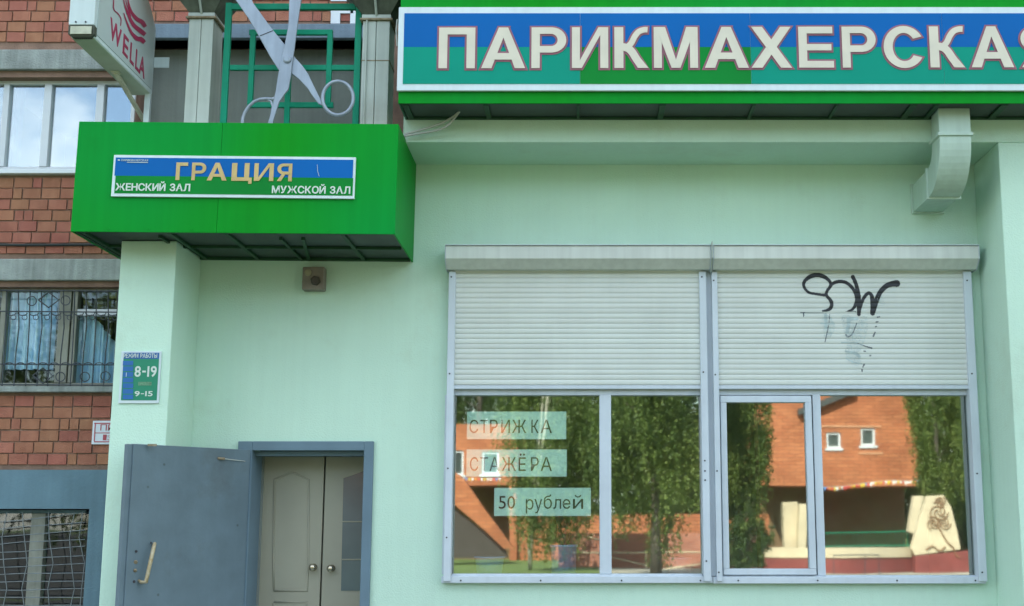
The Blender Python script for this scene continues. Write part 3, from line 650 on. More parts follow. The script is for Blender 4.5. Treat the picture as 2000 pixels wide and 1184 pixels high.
# ---- doorway: metal frame, open leaf, inner doors
jamb = MB(); yj = -0.03
zt_o, zt_i = Z(862, yj), Z(880, yj)
x_o0, x_i0 = X(459, 1000, yj) , X(486, 1000, yj); x_i1, x_o1 = X(706, 1000, yj), X(726, 1000, yj)
jamb.box(x_o0, dx0 + .012, yj, -.001, 0.121, zt_o); jamb.box(dx0 + .001, dx0 + .012, -.001, 0.27, 0.121, zt_i); jamb.box(dx1 - .012, x_o1, yj, -.001, 0.121, zt_o); jamb.box(dx1 - .012, dx1 - .001, -.001, 0.27, 0.121, zt_i); jamb.box(dx0 + .0125, dx1 - .0125, yj, -.002, zt_i, zt_o)
door_frame = jamb.build('door_frame', frame_blue, shop, 0.004)
MB().box(x_i0, x_i1, 0.06, 0.12, zt_i - 0.035, zt_i - .001).build('stop_bar', frame_blue, door_frame, 0.002)
# vestibule
mb = MB(); y0, y1 = 0.262, 0.62
vest = mat('vestibule_grey_plaster', (0.22, 0.25, 0.23), 0.8)
mb.quad((x_i0 - .02, y0, 0.12), (x_i0 - .02, y1, 0.12), (x_i0 - .02, y1, dz1), (x_i0 - .02, y0, dz1)); mb.quad((x_i1 + .02, y0, 0.12), (x_i1 + .02, y0, dz1), (x_i1 + .02, y1, dz1), (x_i1 + .02, y1, 0.12))
mb.quad((x_i0 - .02, y0, dz1), (x_i1 + .02, y0, dz1), (x_i1 + .02, y1, dz1), (x_i0 - .02, y1, dz1)); mb.quad((x_i0 - .02, y1, 0.12), (x_i1 + .02, y1, 0.12), (x_i1 + .02, y1, dz1), (x_i0 - .02, y1, dz1))
mb.quad((x_i0 - .02, y0, 0.121), (x_i1 + .02, y0, 0.121), (x_i1 + .02, y1, 0.121), (x_i0 - .02, y1, 0.121))
mb.build('vestibule', vest, shop)
yi = 0.36
def inner_leaf(px0, px1, extra):
    z0, z1 = 0.125, Z(892, yi)
    return MB().box(X(px0, 1000, yi), X(px1, 1000, yi), yi, yi + .04, z0, z1).build('inner_door', door_cream, shop, 0.003)
mb = MB(); mb.box(x_i0, X(500, 1000, yi), yi - .02, yi + .05, .122, dz1 - .002); mb.box(X(500, 1000, yi) + .001, x_i1, yi - .02, yi + .05, Z(891, yi), dz1 - .002); mb.build('inner_door_frame', vest, shop, 0.003)
leaf_l = inner_leaf(501, 630, 0); leaf_r = inner_leaf(633, 716, 0)
def moulding(path, Y, parent, r=0.008):
    MB().tube([P(x, y, Y) for x, y in path], r, 6).build('moulding', door_cream, parent, smooth=True)
arch = [(535, 1154), (534, 1100), (536, 936), (541, 935), (552, 930), (562, 925), (570, 923), (578, 925), (588, 930), (598, 935), (603, 937), (602, 1100), (600, 1154), (535, 1154)]
moulding(arch, yi - .001, leaf_l)
moulding([(535, 1176), (600, 1176), (600, 1250), (535, 1250), (535, 1176)], yi - .001, leaf_l)
q = [P(671, 934, yi - .003), P(690, 928, yi - .003), P(716, 918, yi - .003), P(714, 1154, yi - .003), P(666, 1154, yi - .003)]
MB().prism([tuple(v) for v in (q[4], q[3], q[2], q[1], q[0])], (0, -.003, 0)).build('glass_panel', mat('smoky_door_glass', (0.10, 0.14, 0.15), 0.15), leaf_r)
for py in (1019, 1093): MB().tube([P(668, py, yi - .007), P(716, py, yi - .007)], 0.005, 6).build('glazing_bar', door_cream, leaf_r)
def knob(px, py, Y, par):
    c = P(px, py, Y); mb = MB()
    mb.tube([c, c + Vector((0, -.006, 0)), c + Vector((0, -.008, 0)), c + Vector((0, -.035, 0)), c + Vector((0, -.04, 0)), c + Vector((0, -.055, 0)), c + Vector((0, -.068, 0)), c + Vector((0, -.074, 0))], [.027, .027, .012, .011, .02, .028, .022, .008], 14)
    mb.build('knob', knob_m, par, smooth=True)
knob(613, 1108, yi, leaf_l); knob(648, 1110, yi, leaf_r)
MB().box(X(500, 960, yi) , X(503, 960, yi), yi - .012, yi - .001, Z(990, yi), Z(965, yi)).build('hinge', rusty, leaf_l)
MB().box(X(668, 889, .14), X(686, 889, .14), .122, .135, Z(892, .14), Z(888, .14)).build('sticker', plate_white, shop)
# open steel leaf, swung out to the left
hx, hy = x_i0 - 0.005, yj - 0.012
fx, fy = X(250, 900, -0.80), -0.80
dv = Vector((fx - hx, fy - hy, 0)); L = dv.length; dv.normalize(); nv = Vector((-dv.y, dv.x, 0)); nv = nv if nv.y > 0 else -nv   # nv points to the wall
door = thing('steel_door', 'blue grey steel door leaf standing wide open left of the doorway', 'door', (hx, hy, 0.13))
def dbox(mb, s0, s1, t0, t1, z0, z1):             # s along leaf from hinge, t towards wall
    H = Vector((hx, hy, 0)); pts = [H + dv * s0 + nv * t0, H + dv * s1 + nv * t0, H + dv * s1 + nv * t1, H + dv * s0 + nv * t1]
    return mb.prism([(p.x, p.y, z0) for p in pts], (0, 0, z1 - z0))
zd = Z(879, hy)
mb = MB(); dbox(mb, 0.0, L - .035, 0, .045, .14, zd); mb.build('door_leaf', blue_door, door, 0.003)
mb = MB(); dbox(mb, L - .05, L, 0.012, .052, .142, zd - .002); mb.build('edge_flange', blue_door, door, 0.003)
def on_door(px, py, t=0.0):                        # point of the leaf's front face under a photo pixel
    d = ray(px, py); H = Vector((hx, hy, 0)) - nv * t
    k = (H - CAM).dot(nv) / d.dot(nv); return CAM + d * k
def dd(px, py, t): return on_door(px, py, t)
hm = mat('worn_brass_handle', (0.36, 0.27, 0.13), 0.5, 0.3, 40, col2=(0.45, 0.40, 0.28), metal=0.3)
MB().tube([dd(301, 1063, 0.0), dd(302, 1062, .05), dd(299, 1075, .06), dd(291, 1110, .062), dd(288, 1124, .055), dd(285, 1137, .055), dd(276, 1137, .03), dd(271, 1134, 0.0)], [.008, .012, .014, .013, .013, .014, .011, .009], 8).build('handle', hm, door, smooth=True)
for px, py, r_ in ((266, 1077, .009), (262, 1136, .009), (295, 1060, .006)):
    MB().tube([dd(px, py, -.001), dd(px, py, .006)], r_, 10).build('screw', dark_bolt, door)
MB().tube([dd(265, 1097, .001), dd(265, 1099, .008)], .012, 10).build('lock_cylinder', rusty, door); MB().tube([dd(264, 1113, .001), dd(264, 1116, .008)], .011, 10).build('lock_cylinder', rusty, door)
MB().tube([dd(425, 895, 0), dd(436, 896, .02), dd(438, 896, .02)], .009, 8).build('closer_stub', rusty, door)
MB().tube([dd(436, 896, .02), P(470, 900, -.12), P(486, 902, -.03)], .003, 6).build('closer_rod', cable_m, door)
MB().box(X(290, 874, fy + .1), X(306, 874, fy + .1), fy + .08, fy + .10, zd - .012, zd + .002).build('latch_plate', rusty, door)

# ================================================================== GREEN ENTRANCE CANOPY
yc = -0.93
cz0, cz1 = P(455, 455, yc).z, P(460, 240, yc).z
cx0, cx1 = X(145, 345, yc), X(774, 345, yc)
can = thing('entrance_canopy', 'bright green box canopy over the salon doorway on the left', 'canopy', ((cx0 + cx1) / 2, yc, cz0))
xm_ = X(428, 345, yc); MB().box(cx0, xm_ - .0008, yc, yc + .012, cz0, cz1).build('front_panel', green_gloss, can, 0.002); MB().box(xm_ + .0008, cx1, yc - .001, yc + .012, cz0, cz1).build('front_panel', green_gloss, can, 0.002)
MB().box(cx1 - .012, cx1, yc + .0125, -.002, cz0, cz1).build('side_panel', green_gloss, can, 0.002)
MB().box(cx0, cx0 + .012, yc + .0125, YB - .01, cz0, cz1).build('side_panel', green_gloss, can, 0.002)
MB().box(cx0 + .013, cx1 - .013, yc + .013, -.003, cz1 - .02, cz1 - .004).build('roof_sheet', metal_grey, can)
zs = cz0 + .024
MB().box(cx0 + .013, cx1 - .013, yc + .013, -.003, zs, zs + .01).build('soffit', soffit_mat, can)
def cb(x0, y0, x1, y1, w=0.03, h=0.05, zz=None):
    h = min(h, .022)
    if zz is not None: zz = zs - h
    a, b = Vector((x0, y0, 0)), Vector((x1, y1, 0)); d = (b - a).normalized(); n_ = Vector((-d.y, d.x, 0)) * w / 2; z_ = zs - h if zz is None else zz
    MB().prism([tuple(q + Vector((0, 0, z_))) for q in (a - n_, b - n_, b + n_, a + n_)], (0, 0, h - .001)).build('beam', green_frame, can, 0.002)
cb(cx0 + .02, -.02 , cx1 - .02, -.02, .034, .06); cb(cx0 + .02, yc + .03, cx1 - .02, yc + .03, .03, .055)
cb(cx0 + .03, -.42, cx1 - .03, -.42, .022, .045)
for px in (245, 399, 501, 709): xx = PZ(px, 500, zs).x; cb(xx, yc + .05, xx, -.04, .028, .05)
a_, b_ = PZ(548, 462, zs), PZ(599, 512, zs); cb(a_.x, a_.y, b_.x, b_.y, .02, .04, zs - .052); a_, b_ = PZ(592, 462, zs), PZ(606, 512, zs); cb(a_.x, a_.y, b_.x, b_.y, .024, .03, zs - .085)
a_, b_ = PZ(312, 460, zs), PZ(392, 512, zs); cb(a_.x, a_.y, b_.x, b_.y, .022, .03, zs - .083)
cb(cx0 + .02, yc + .05, cx0 + .02, YB - .03, .03, .05)
# rivets under the lower edge
for px in (212, 290, 375, 453, 530, 640): 
    p = P(px, 449, yc); MB().tube([p, p + Vector((0, -.004, 0))], 0.0055, 8).build('rivet', green_gloss, can)

# name board on the canopy
yn = yc - 0.02
nb = thing('name_board', 'long blue and green name board with gold lettering on the green canopy', 'sign board', P(455, 385, yn))
q = rect(219, 693, 305, 386, yn); roll = math.radians(-0.45)
MB().box(q[0], q[1], yn, yc - .001, q[2], q[3]).build('backing', sign_white, nb, 0.002)
ya = yn - 0.002; q1 = rect(224, 689, 310, 345.5, ya); q2 = rect(224, 689, 345.5, 380, ya)
MB().box(q1[0], q1[1], ya, yn - .0003, q1[2], q1[3]).build('blue_field', sign_blue, nb); MB().box(q2[0], q2[1], ya, yn - .0003, q2[2], q2[3] - .0002).build('green_field', sign_green, nb)
yt = ya - 0.004
for ch, a, b in zip('ГРАЦИЯ', (343, 374, 404, 452, 496, 541), (355 + 11, 402, 443, 492, 534, 570)):
    mb = MB(); zb_, zt_ = Z(353, yt), Z(318.5, yt)
    if ch == 'Ц': zb_ = Z(359, yt)
    bold_letter(mb, ch, X(a, 335, yt), X(b, 335, yt), zb_, zt_, yt, 0, .002); mb.build('letter', gold, nb)
def name_words(s, x0, x1, py0, py1, nm):
    mb = MB(); text_line(mb, s, X(x0, 367, yt), X(x1, 367, yt), Z(py1, yt), Z(py0, yt), yt, 0.024, th=.0035, gap=.09); mb.build(nm, white_letter, nb)
name_words('ЖЕНСКИЙ ЗАЛ', 225, 371, 360, 374.5, 'lettering'); name_words('МУЖСКОЙ ЗАЛ', 531, 684, 362, 376.5, 'lettering')
mb = MB(); text_line(mb, 'ПАРИКМАХЕРСКАЯ', X(236, 315, yt), X(288, 315, yt), Z(317, yt), Z(313, yt), yt, 0.0, th=.002)
pbox(mb, 229, 233, 314, 316, yt, ya); pbox(mb, 247, 288, 318.6, 319.6, yt, ya); mb.build('small_print', white_letter, nb)
mb = MB(); mb.tube([P(619, 320, yt), P(620, 333, yt), P(623, 343, yt)], .0015, 4); mb.build('scratch', white_letter, nb)

can.rotation_euler = (0, math.radians(0.5), 0); nb.rotation_euler = (0, math.radians(0.6), 0)
# siren box under the canopy
sb = thing('alarm_box', 'square brown grey box with round lens and knob under the canopy edge', 'alarm box', P(612, 568, 0))
q = rect(590, 633, 521, 566, -.09)
MB().box(q[0], q[1], -.09, -.001, q[2], q[3]).build('housing', box_brown, sb, 0.008)
c = P(602, 533, -.09); MB().tube([c + Vector((0, .002, 0)), c + Vector((0, -.012, 0)), c + Vector((0, -.014, 0))], [.026, .024, .016], 16).build('lens', mat('murky_lens', (0.28, 0.26, 0.17), 0.3), sb)
c = P(617, 549, -.09); MB().tube([c + Vector((0, .002, 0)), c + Vector((0, -.035, 0)), c + Vector((0, -.04, 0))], [.036, .034, .026], 6).build('knob', mat('dark_brown_plastic', (0.05, 0.04, 0.03), 0.5), sb)

# opening hours sign
yo = YP - .012
os_ = thing('opening_hours_sign', 'small blue and green opening hours sign on the left mint pillar', 'sign', P(272, 788, yo))
q = rect(234, 312.5, 686, 788, yo); MB().box(q[0], q[1], yo, YP - .001, q[2], q[3]).build('backing', sign_white, os_, .002)
y2 = yo - .002; q = rect(239, 308.5, 689, 782, y2)
MB().box(q[0], q[1], y2, yo - .0003, q[2], Z(701, y2) - .0005).build('green_field', mat('hours_green', (0.0, 0.21, 0.11), 0.4, 0.08), os_)
MB().box(q[0], q[1], y2, yo - .0003, Z(701, y2), q[3]).build('title_strip', mat('hours_blue', (0.01, 0.10, 0.32), 0.4), os_)
y3 = y2 - .002
mb = MB()
for i in range(7): pbox(mb, 240, 260, 705 + i * 11, 714 + i * 11, y3, y2 - .0003)
mb.build('day_column', mat('hours_day_blue', (0.005, 0.12, 0.38), 0.4), os_)
mb = MB(); text_line(mb, 'РЕЖИМ РАБОТЫ', X(241, 694, y3), X(307, 694, y3), Z(699, y3), Z(690.5, y3), y3, .02, th=.0015, gap=.12); mb.build('title_lettering', white_letter, os_); mb = MB()
text_line(mb, '8-19', X(263, 725, y3), X(306, 725, y3), Z(736, y3), Z(714, y3), y3, .02, th=.0015); mb.build('lettering', white_letter, os_); mb = MB()
text_line(mb, '9-15', X(263, 768, y3), X(298, 768, y3), Z(774, y3), Z(763.5, y3), y3, .02, th=.0015); mb.build('lettering', white_letter, os_); mb = MB(); pbox(mb, 246, 247, 728, 736, y3 - .001, y3 + .001)
mb.build('tick', white_letter, os_)
mb = MB(); pbox(mb, 270, 296, 746, 753, y3 + .0005, y2 - .0003); mb.build('worn_patch', mat('hours_worn', (0.10, 0.24, 0.14), 0.6, .3, 60), os_)

# ================================================================== COLUMNS, LATTICE AND SCISSORS ON THE CANOPY
def column(pxl, pxr, pybot, cap0, cap1, Yf, depth, label, rust):
    z0, z1 = cz1 - .01, Z(cap1, Yf)
    xa, xb = X(pxl, 140, Yf), X(pxr, 140, Yf)
    t = thing('support_column', label, 'column', ((xa + xb) / 2, Yf + depth / 2, z0), 'columns standing on the green canopy')
    w = (xb - xa)
    for i in range(2):
        MB().box(xa + w * i / 2 + (.0015 if i else 0), xa + w * (i + 1) / 2 - (.0015 if i == 0 else 0), Yf, Yf + depth, z0, z1).build('cladding', metal_grey, t, 0.004)
    xm = xa + w / 2
    MB().box(xa - .02, xb + .02, Yf - .02, Yf + depth + .02, z1 + .001, z1 + .016).build('cap_plate', rusty, t, .003)
    MB().box(xa - .008, xb + .008, Yf - .008, Yf + depth + .01, z1 + .017, z1 + .045).build('cap_block', metal_grey, t, .003)
    zc0, zc1 = z1 + .046, z1 + .42
    a = [(xa, Yf, zc0), (xb, Yf, zc0), (xb, Yf + depth, zc0), (xa, Yf + depth, zc0)]; e = .30
    b = [(xa - e, Yf - e, zc1), (xb + e, Yf - e, zc1), (xb + e, Yf + depth, zc1), (xa - e, Yf + depth, zc1)]
    mb = MB(); mb.v += a + b
    for f in ((0, 3, 2, 1), (4, 5, 6, 7), (0, 1, 5, 4), (1, 2, 6, 5), (2, 3, 7, 6), (3, 0, 4, 7)): mb.f.append(f); mb.mi.append(0)
    mb.build('corbel', mat('dark_olive_sheet', (0.10, 0.12, 0.09), 0.7, 0.3, 6, streak=.3), t)
    MB().tube([(xm, Yf - .006, zc0 - .01), (xm, Yf - .30, zc1)], .009, 8).build('corbel_rib', metal_grey, t)
    if rust:
        MB().box(xa - .004, xb + .004, Yf - .004, Yf + depth, Z(119, Yf), Z(117.5, Yf)).build('joint', rusty, t)
        MB().tube([(xa + .03, Yf - .012, z0), (xa + .03, Yf - .012, z1)], .006, 6).build('conduit', metal_grey, t)
column(364, 412, 238, 25, 37, -0.62, 0.24, 'pale sheet metal column left of the scissors', False)
column(706, 759, 240, 28, 41, -0.70, 0.24, 'pale sheet metal column with rusty cap right of the scissors', True)
yl_ = -0.66
la = thing('metal_lattice', 'teal green square bar lattice behind the giant scissors', 'lattice', P(566, 238, yl_))
def lbar(px0, py0, px1, py1, w=12, dy=0.0):
    q0, q1 = P(px0, py0, yl_), P(px1, py1, yl_); h = w / 2 * (yl_ + 9.2) / F
    mb = MB()
    if abs(px1 - px0) > abs(py1 - py0): mb.box(q0.x, q1.x, yl_ + dy, yl_ + .03 + dy, (q0.z + q1.z) / 2 - h, (q0.z + q1.z) / 2 + h)
    else: xx = X((px0 + px1) / 2, (py0 + py1) / 2, yl_); mb.box(xx - h, xx + h, yl_ + dy, yl_ + .03 + dy, q1.z, q0.z)
    mb.build('bar', teal_bar, la, .003)
lbar(444, 5, 437, 262, 13); lbar(700, 13, 694, 262, 13); lbar(448, 12, 694, 12, 13, .003)
lbar(492, 66, 489, 203, 11, .001); lbar(643, 66, 641, 203, 11, .001); lbar(486, 62, 649, 62, 11, .004); lbar(482, 204, 650, 204, 11, .004)
lbar(448, 131, 694, 131, 11, .005); lbar(563, 60, 561, 262, 11, .002)

ysc = -0.80
sc_ = thing('giant_scissors', 'giant silver metal scissors standing blades up above the green canopy', 'scissors', P(570, 240, ysc))
def plate(pts, Y, th, name, m=scissor_mat, par=None):
    w = [P(x, y, Y) for x, y in pts]
    MB().prism([tuple(v) for v in w][::-1], (0, th, 0)).build(name, m, par or sc_, .004)
# blade going from upper left down to the right ring
plate([(460, 0), (445, -28), (484, -28), (493, 4), (512, 30), (530, 55), (553, 83), (575, 111), (592, 130), (602, 145), (608, 158), (618, 178), (627, 196), (631, 206), (622, 203), (612, 190), (600, 172), (584, 155), (570, 144), (556, 148), (546, 140), (527, 110), (505, 70), (485, 36)], ysc, .018, 'blade')
# blade going from upper right down to the left ring
plate([(566, -28), (593, -28), (585, 20), (580, 55), (575, 95), (570, 125), (568, 148), (563, 175), (554, 186), (545, 200), (539, 218), (533, 238), (532, 262), (524, 262), (527, 238), (532, 213), (534, 195), (538, 178), (543, 145), (548, 120), (556, 85), (563, 50)], ysc - .02, .018, 'blade')
def ell(cx, cy, rx, ry, a0, a1, n=36, rot=0):
    o = []
    for i in range(n + 1):
        t = math.radians(a0 + (a1 - a0) * i / n); x, y = rx * math.cos(t), -ry * math.sin(t); c, s = math.cos(rot), math.sin(rot); o.append((cx + x * c - y * s, cy + x * s + y * c))
    return o
MB().tube([P(x, y, ysc - .005) for x, y in ell(660, 192, 30, 33, 0, 360)], .013, 8, cap=False).build('finger_ring', scissor_mat, sc_, smooth=True)
MB().tube([P(x, y, ysc - .012) for x, y in [(536, 192), (531, 194), (521, 193), (508, 194), (496, 199), (486, 208), (478, 220), (474, 232), (473, 246), (478, 262), (488, 276), (502, 280)]], .012, 8).build('finger_ring', scissor_mat, sc_, smooth=True)
MB().tube([P(x, y, ysc - .012) for x, y in [(521, 193), (529, 198), (533, 208), (530, 226), (524, 246), (514, 268), (502, 280)]], .009, 8).build('finger_ring', scissor_mat, sc_, smooth=True)
c = P(561, 116, ysc - .02); MB().tube([c + Vector((0, .001, 0)), c + Vector((0, -.012, 0)), c + Vector((0, -.016, 0))], [.03, .028, .018], 16).build('pivot_screw', scissor_mat, sc_)
MB().tube([P(508, 70, ysc - .001), P(533, 60, ysc - .001)], .003, 4).build('weld_seam', dark_bolt, sc_)

# ================================================================== PROJECTING LIGHTBOX SIGN
xs_r = -3.14; xs_l = -3.30
pn, pf = PX(186, 66, xs_r), PX(298, 192, xs_r)
ynr, yfr = pn.y, pf.y; zb_ = (pn.z + pf.z) / 2
lb = thing('projecting_sign', 'pale double sided lightbox with crimson lettering and wavy hair emblem', 'sign', (xs_r, yfr, zb_))
zt_ = zb_ + 1.0
zfar = PX(309, 60, xs_r).z
body = [(xs_r, ynr, zb_), (xs_r, yfr, zb_), (xs_r, yfr, zfar), (xs_r, yfr - .14, zfar + .12), (xs_r, ynr, zfar + .55)]
MB().prism([(x - .004, y, z) for x, y, z in body], (xs_l - xs_r + .008, 0, 0)).build('case', lightbox_case, lb, .006)
inn = [(xs_r, ynr + .03, zb_ + .03), (xs_r, yfr - .025, zb_ + .03), (xs_r, yfr - .025, zfar - .01), (xs_r, yfr - .15, zfar + .09), (xs_r, ynr + .03, zfar + .5)]
MB().prism(inn, (-.006, 0, 0)).build('face_panel', lightbox, lb)
MB().prism([(xs_l + .004 - .006, y, z) for _, y, z in inn], (.004, 0, 0)).build('face_panel', lightbox, lb)
zl0 = PX(186, 52, xs_r).z
cap = [(xs_l - .004, ynr - .03, zl0), (xs_r + .004, ynr - .03, zl0), (xs_r + .004, ynr - .028, zb_ + .012), (xs_r - .02, ynr - .02, zb_ - .004), (xs_l + .02, ynr - .02, zb_ - .004), (xs_l - .004, ynr - .028, zb_ + .012)]
MB().prism(cap, (0, .045, 0)).build('end_cap', mat('dark_cap_rim', (0.05, 0.06, 0.04), 0.6), lb, .003)
MB().box(xs_l + .012, xs_r - .012, ynr - .036, ynr - .031, zb_ + .010, zl0 - .008).build('end_insert', cap_mat, lb, .002)
MB().box(xs_l - .002, xs_r + .002, ynr - .034, ynr - .001, zl0 + .002, zfar + .5).build('end_panel', lightbox_case, lb, .004)
for k in (.3, .72): MB().tube([(xs_l + .15 * k, ynr - .034, zl0 + .02), (xs_l + .15 * k, ynr - .039, zl0 + .02)], .006, 8).build('screw', dark_bolt, lb)
MB().box(xs_l + .01, xs_r - .01, ynr + .01, yfr - .005, zb_ - .004, zb_ + .001).build('bottom_panel', mat('lightbox_underside', (0.36, 0.44, 0.34), 0.6), lb)
# lettering read on the face plane
def onface(px, py): p = PX(px, py, xs_r + .003); return p
def quad_letter(mb, ch, tl, tr, br, bl, off):
    TL, TR, BR, BL = [onface(*q) for q in (tl, tr, br, bl)]
    def sk(u, v, d): a = BL.lerp(BR, u); b = TL.lerp(TR, u); r = a.lerp(b, v); return (r.x - d, r.y, r.z)
    letter(mb, ch, 0, 1, 0, 1, 0, off, th=.0025, skew=sk)
def cc(pts): return [(130 + x / 4.738, y / 4.738) for x, y in pts]
yW, yA_ = PX(214, 60, xs_r).y, PX(283, 130, xs_r).y
zbase = (PX(*cc([(402, 352)])[0], xs_r).z + PX(*cc([(700, 718)])[0], xs_r).z) / 2; ztop_ = (PX(*cc([(412, 176)])[0], xs_r).z + PX(*cc([(715, 532)])[0], xs_r).z) / 2
dzA = PX(*cc([(700, 718)])[0], xs_r).z - zbase; dzW = PX(*cc([(402, 352)])[0], xs_r).z - zbase
for ch, u0, u1 in (('W', 0, .30), ('E', .36, .50), ('L', .56, .675), ('L', .72, .83), ('A', .83, 1.0)):
    mb = MB(); letter(mb, ch, yW + (yA_ - yW) * u0, yW + (yA_ - yW) * u1, zbase, ztop_, 0, .012, th=.0025, skew=lambda x, z, d: (xs_r + .003 - d, x, z + dzW + (dzA - dzW) * (x - yW) / (yA_ - yW))); mb.build('letter', crimson, lb)
def ribbon(path, parent, m, name):
    mb = MB(); pts = smooth_path([(*cc([(x, y)])[0], w / 4.738 / 2) for x, y, w in path], 5); L_, R_ = [], []
    for i, (x, y, w) in enumerate(pts):
        a, b = pts[max(i - 1, 0)], pts[min(i + 1, len(pts) - 1)]; dx, dy = b[0] - a[0], b[1] - a[1]; l_ = math.hypot(dx, dy) + 1e-9
        L_.append(onface(x - dy / l_ * w, y + dx / l_ * w)); R_.append(onface(x + dy / l_ * w, y - dx / l_ * w))
    for i in range(len(pts) - 1): mb.quad(L_[i], L_[i + 1], R_[i + 1], R_[i])
    mb.build(name, m, parent)
for pth in ([(560, -60, 10), (575, 30, 14), (600, 110, 24), (650, 175, 36), (700, 205, 40), (730, 250, 34)], [(520, -60, 8), (535, 30, 10), (570, 130, 22), (620, 230, 34), (690, 290, 42), (728, 322, 36)],
            [(530, 120, 8), (560, 210, 14), (600, 300, 24), (650, 355, 40), (690, 365, 44), (722, 395, 36)], [(540, -60, 6), (552, 20, 8), (575, 90, 10), (595, 160, 8)],
            [(440, -60, 10), (436, 20, 10), (440, 90, 10), (480, 130, 10), (505, 180, 9), (500, 240, 8)]): ribbon(pth, lb, crimson, 'hair_emblem')
# fixing lug, strut and post
MB().box(xs_r - .001, PX(322, 140, xs_r).x + .11, yfr - .015, yfr - .005, PX(318, 151, xs_r).z, PX(318, 130, xs_r).z).build('lug', lightbox_case, lb, .002)
pS = PZ(226, 142, zb_ - .01); pE = P(287, 245, -.05)
MB().tube([pS, pE], .018, 4).build('strut', cap_mat, lb); MB().box(pS.x - .03, pS.x + .03, pS.y - .02, pS.y + .03, zb_ - .012, zb_ - .0045).build('strut_plate', cap_mat, lb)
p = PX(293, 200, xs_r); MB().box(xs_r - .045, xs_r - .005, yfr - .04, yfr - .006, cz1 - .05, zb_ - .001).build('post', lightbox_case, lb, .002)

# ================================================================== MAIN FASCIA SIGN
ys = -0.93
fz0 = P(1400, 202, ys).z; fx0 = X(778, 190, ys); fz1 = 5.5; fxe = 4.2
fb = thing('fascia_box', 'long bright green fascia box hung above the shop windows', 'fascia', (1.5, ys, fz0))
MB().box(fx0, fxe, ys, ys + .012, fz0, fz1).build('front_panel', green_gloss, fb, .002)
MB().box(fx0, fx0 + .012, ys + .0125, YP - .002, fz0, fz1).build('side_panel', mat('dull_green_side', (0.03, 0.13, 0.06), 0.6), fb)
MB().box(fx0 + .013, fxe, ys + .013, YP - .003, fz0 + .014, fz0 + .024).build('soffit', soffit_mat, fb)
MB().box(fx0 + .013, fxe, YP - .03, YP - .004, fz0 - .002, fz0 + .0135).build('beam', green_frame, fb, .002)
MB().box(fx0 + .013, fxe, ys + .013, ys + .03, fz0 + .001, fz0 + .0135).build('beam', green_frame, fb, .002)
for px, w in ((797, .04), (952, .035), (1129, .02), (1292, .04), (1468, .025), (1628, .02), (1775, .045), (1820, .03), (1950, .05)):
    xx = PZ(px, 218, fz0).x; MB().box(xx - w / 2, xx + w / 2, ys + .031, YP - .031, fz0 - .004, fz0 + .0135).build('beam', green_frame, fb, .002)
ysb = ys - .03
msb = thing('main_sign_board', 'long blue and teal sign board with big cream capitals over the shop windows', 'sign board', P(1400, 176, ysb))
q = rect(777, 2150, 14, 177, ysb)
MB().box(X(777, 95, ysb), 4.15, ysb, ys - .001, Z(177, ysb), Z(14, ysb)).build('border_frame', sign_white, msb, .002)
yfld = ysb - .003
cuts = (788, 1133, 1466, 1842, 2140); zmid = Z(92, yfld)
for i in range(4):
    xa, xb = X(cuts[i], 95, yfld), min(X(cuts[i + 1], 95, yfld), 4.13); g_ = .0008
    MB().box(xa + g_, xb - g_, yfld, ysb - .0004, zmid + .0005, Z(26, yfld)).build('blue_panel', sign_blue, msb)
    MB().box(xa + g_, xb - g_, yfld, ysb - .0004, Z(164, yfld), zmid).build('lower_panel', sign_green if i == 1 else sign_teal, msb, label='plain green replacement panel' if i == 1 else None)
yl1, yl2 = yfld - .003, yfld - .009
letters = [('П', 857, 928), ('А', 940, 1026), ('Р', 1038, 1106), ('И', 1117, 1188), ('К', 1200, 1265), ('М', 1277, 1363), ('А', 1376, 1462), ('Х', 1467, 1546), ('Е', 1560, 1628), ('Р', 1645, 1711), ('С', 1726, 1803), ('К', 1816, 1882), ('А', 1896, 1979), ('Я', 1994, 2066)]
def ka(mb, x0, x1, z0, z1, Y, grow, th):
    """Cyrillic Ka with curved arms drawn as polygons"""
    def pt(u, v): return (x0 + u * (x1 - x0), Y, z0 + v * (z1 - z0))
    g_ = grow / (x1 - x0); h_ = grow / (z1 - z0)
    mb.prism([pt(0 - g_, 0 - h_), pt(.27 + g_, 0 - h_), pt(.27 + g_, 1 + h_), pt(0 - g_, 1 + h_)], (0, th, 0))
    up = [(0.2, 0.50), (0.36, 0.51), (0.50, 0.60), (0.62, 0.78), (0.74, 0.89), (0.90, 0.935), (1.0, 0.935)]; dn = [(0.2, 0.52), (0.38, 0.49), (0.52, 0.40), (0.66, 0.22), (0.86, 0.0)]
    for path, w in ((up, .07), (dn, .075)):
        pts = smooth_path([(u, v) for u, v in path], 4); A, B = [], []
        ar = (z1 - z0) / (x1 - x0)
        for i, (u, v) in enumerate(pts):
            a, b = pts[max(i - 1, 0)], pts[min(i + 1, len(pts) - 1)]; dx, dz = b[0] - a[0], (b[1] - a[1]) * ar; l_ = math.hypot(dx, dz); W = w * 1.25 * (1.25 if path is dn else 1) + g_
            A.append((u - dz / l_ * W, v + dx / l_ * W / ar)); B.append((u + dz / l_ * W, v - dx / l_ * W / ar))
        if path is dn:
            A[-1] = (1.02 + g_, 0 - h_); B[-1] = (.70 - g_, 0 - h_); A = A[:-3] + [A[-1]]; B = B[:-3] + [B[-1]]
        if grow:
            e = 1 if path is up else 0
            if e: A[-1] = (A[-1][0] + g_, A[-1][1]); B[-1] = (B[-1][0] + g_, B[-1][1])
        n = len(A)
        for i in range(n - 1):
            q_ = [pt(*B[i]), pt(*B[i + 1]), pt(*A[i + 1]), pt(*A[i])]; dlt = .0004 if path is up else .0008
            mb.prism([(x, y - dlt, z) for x, y, z in q_], (0, th, 0))
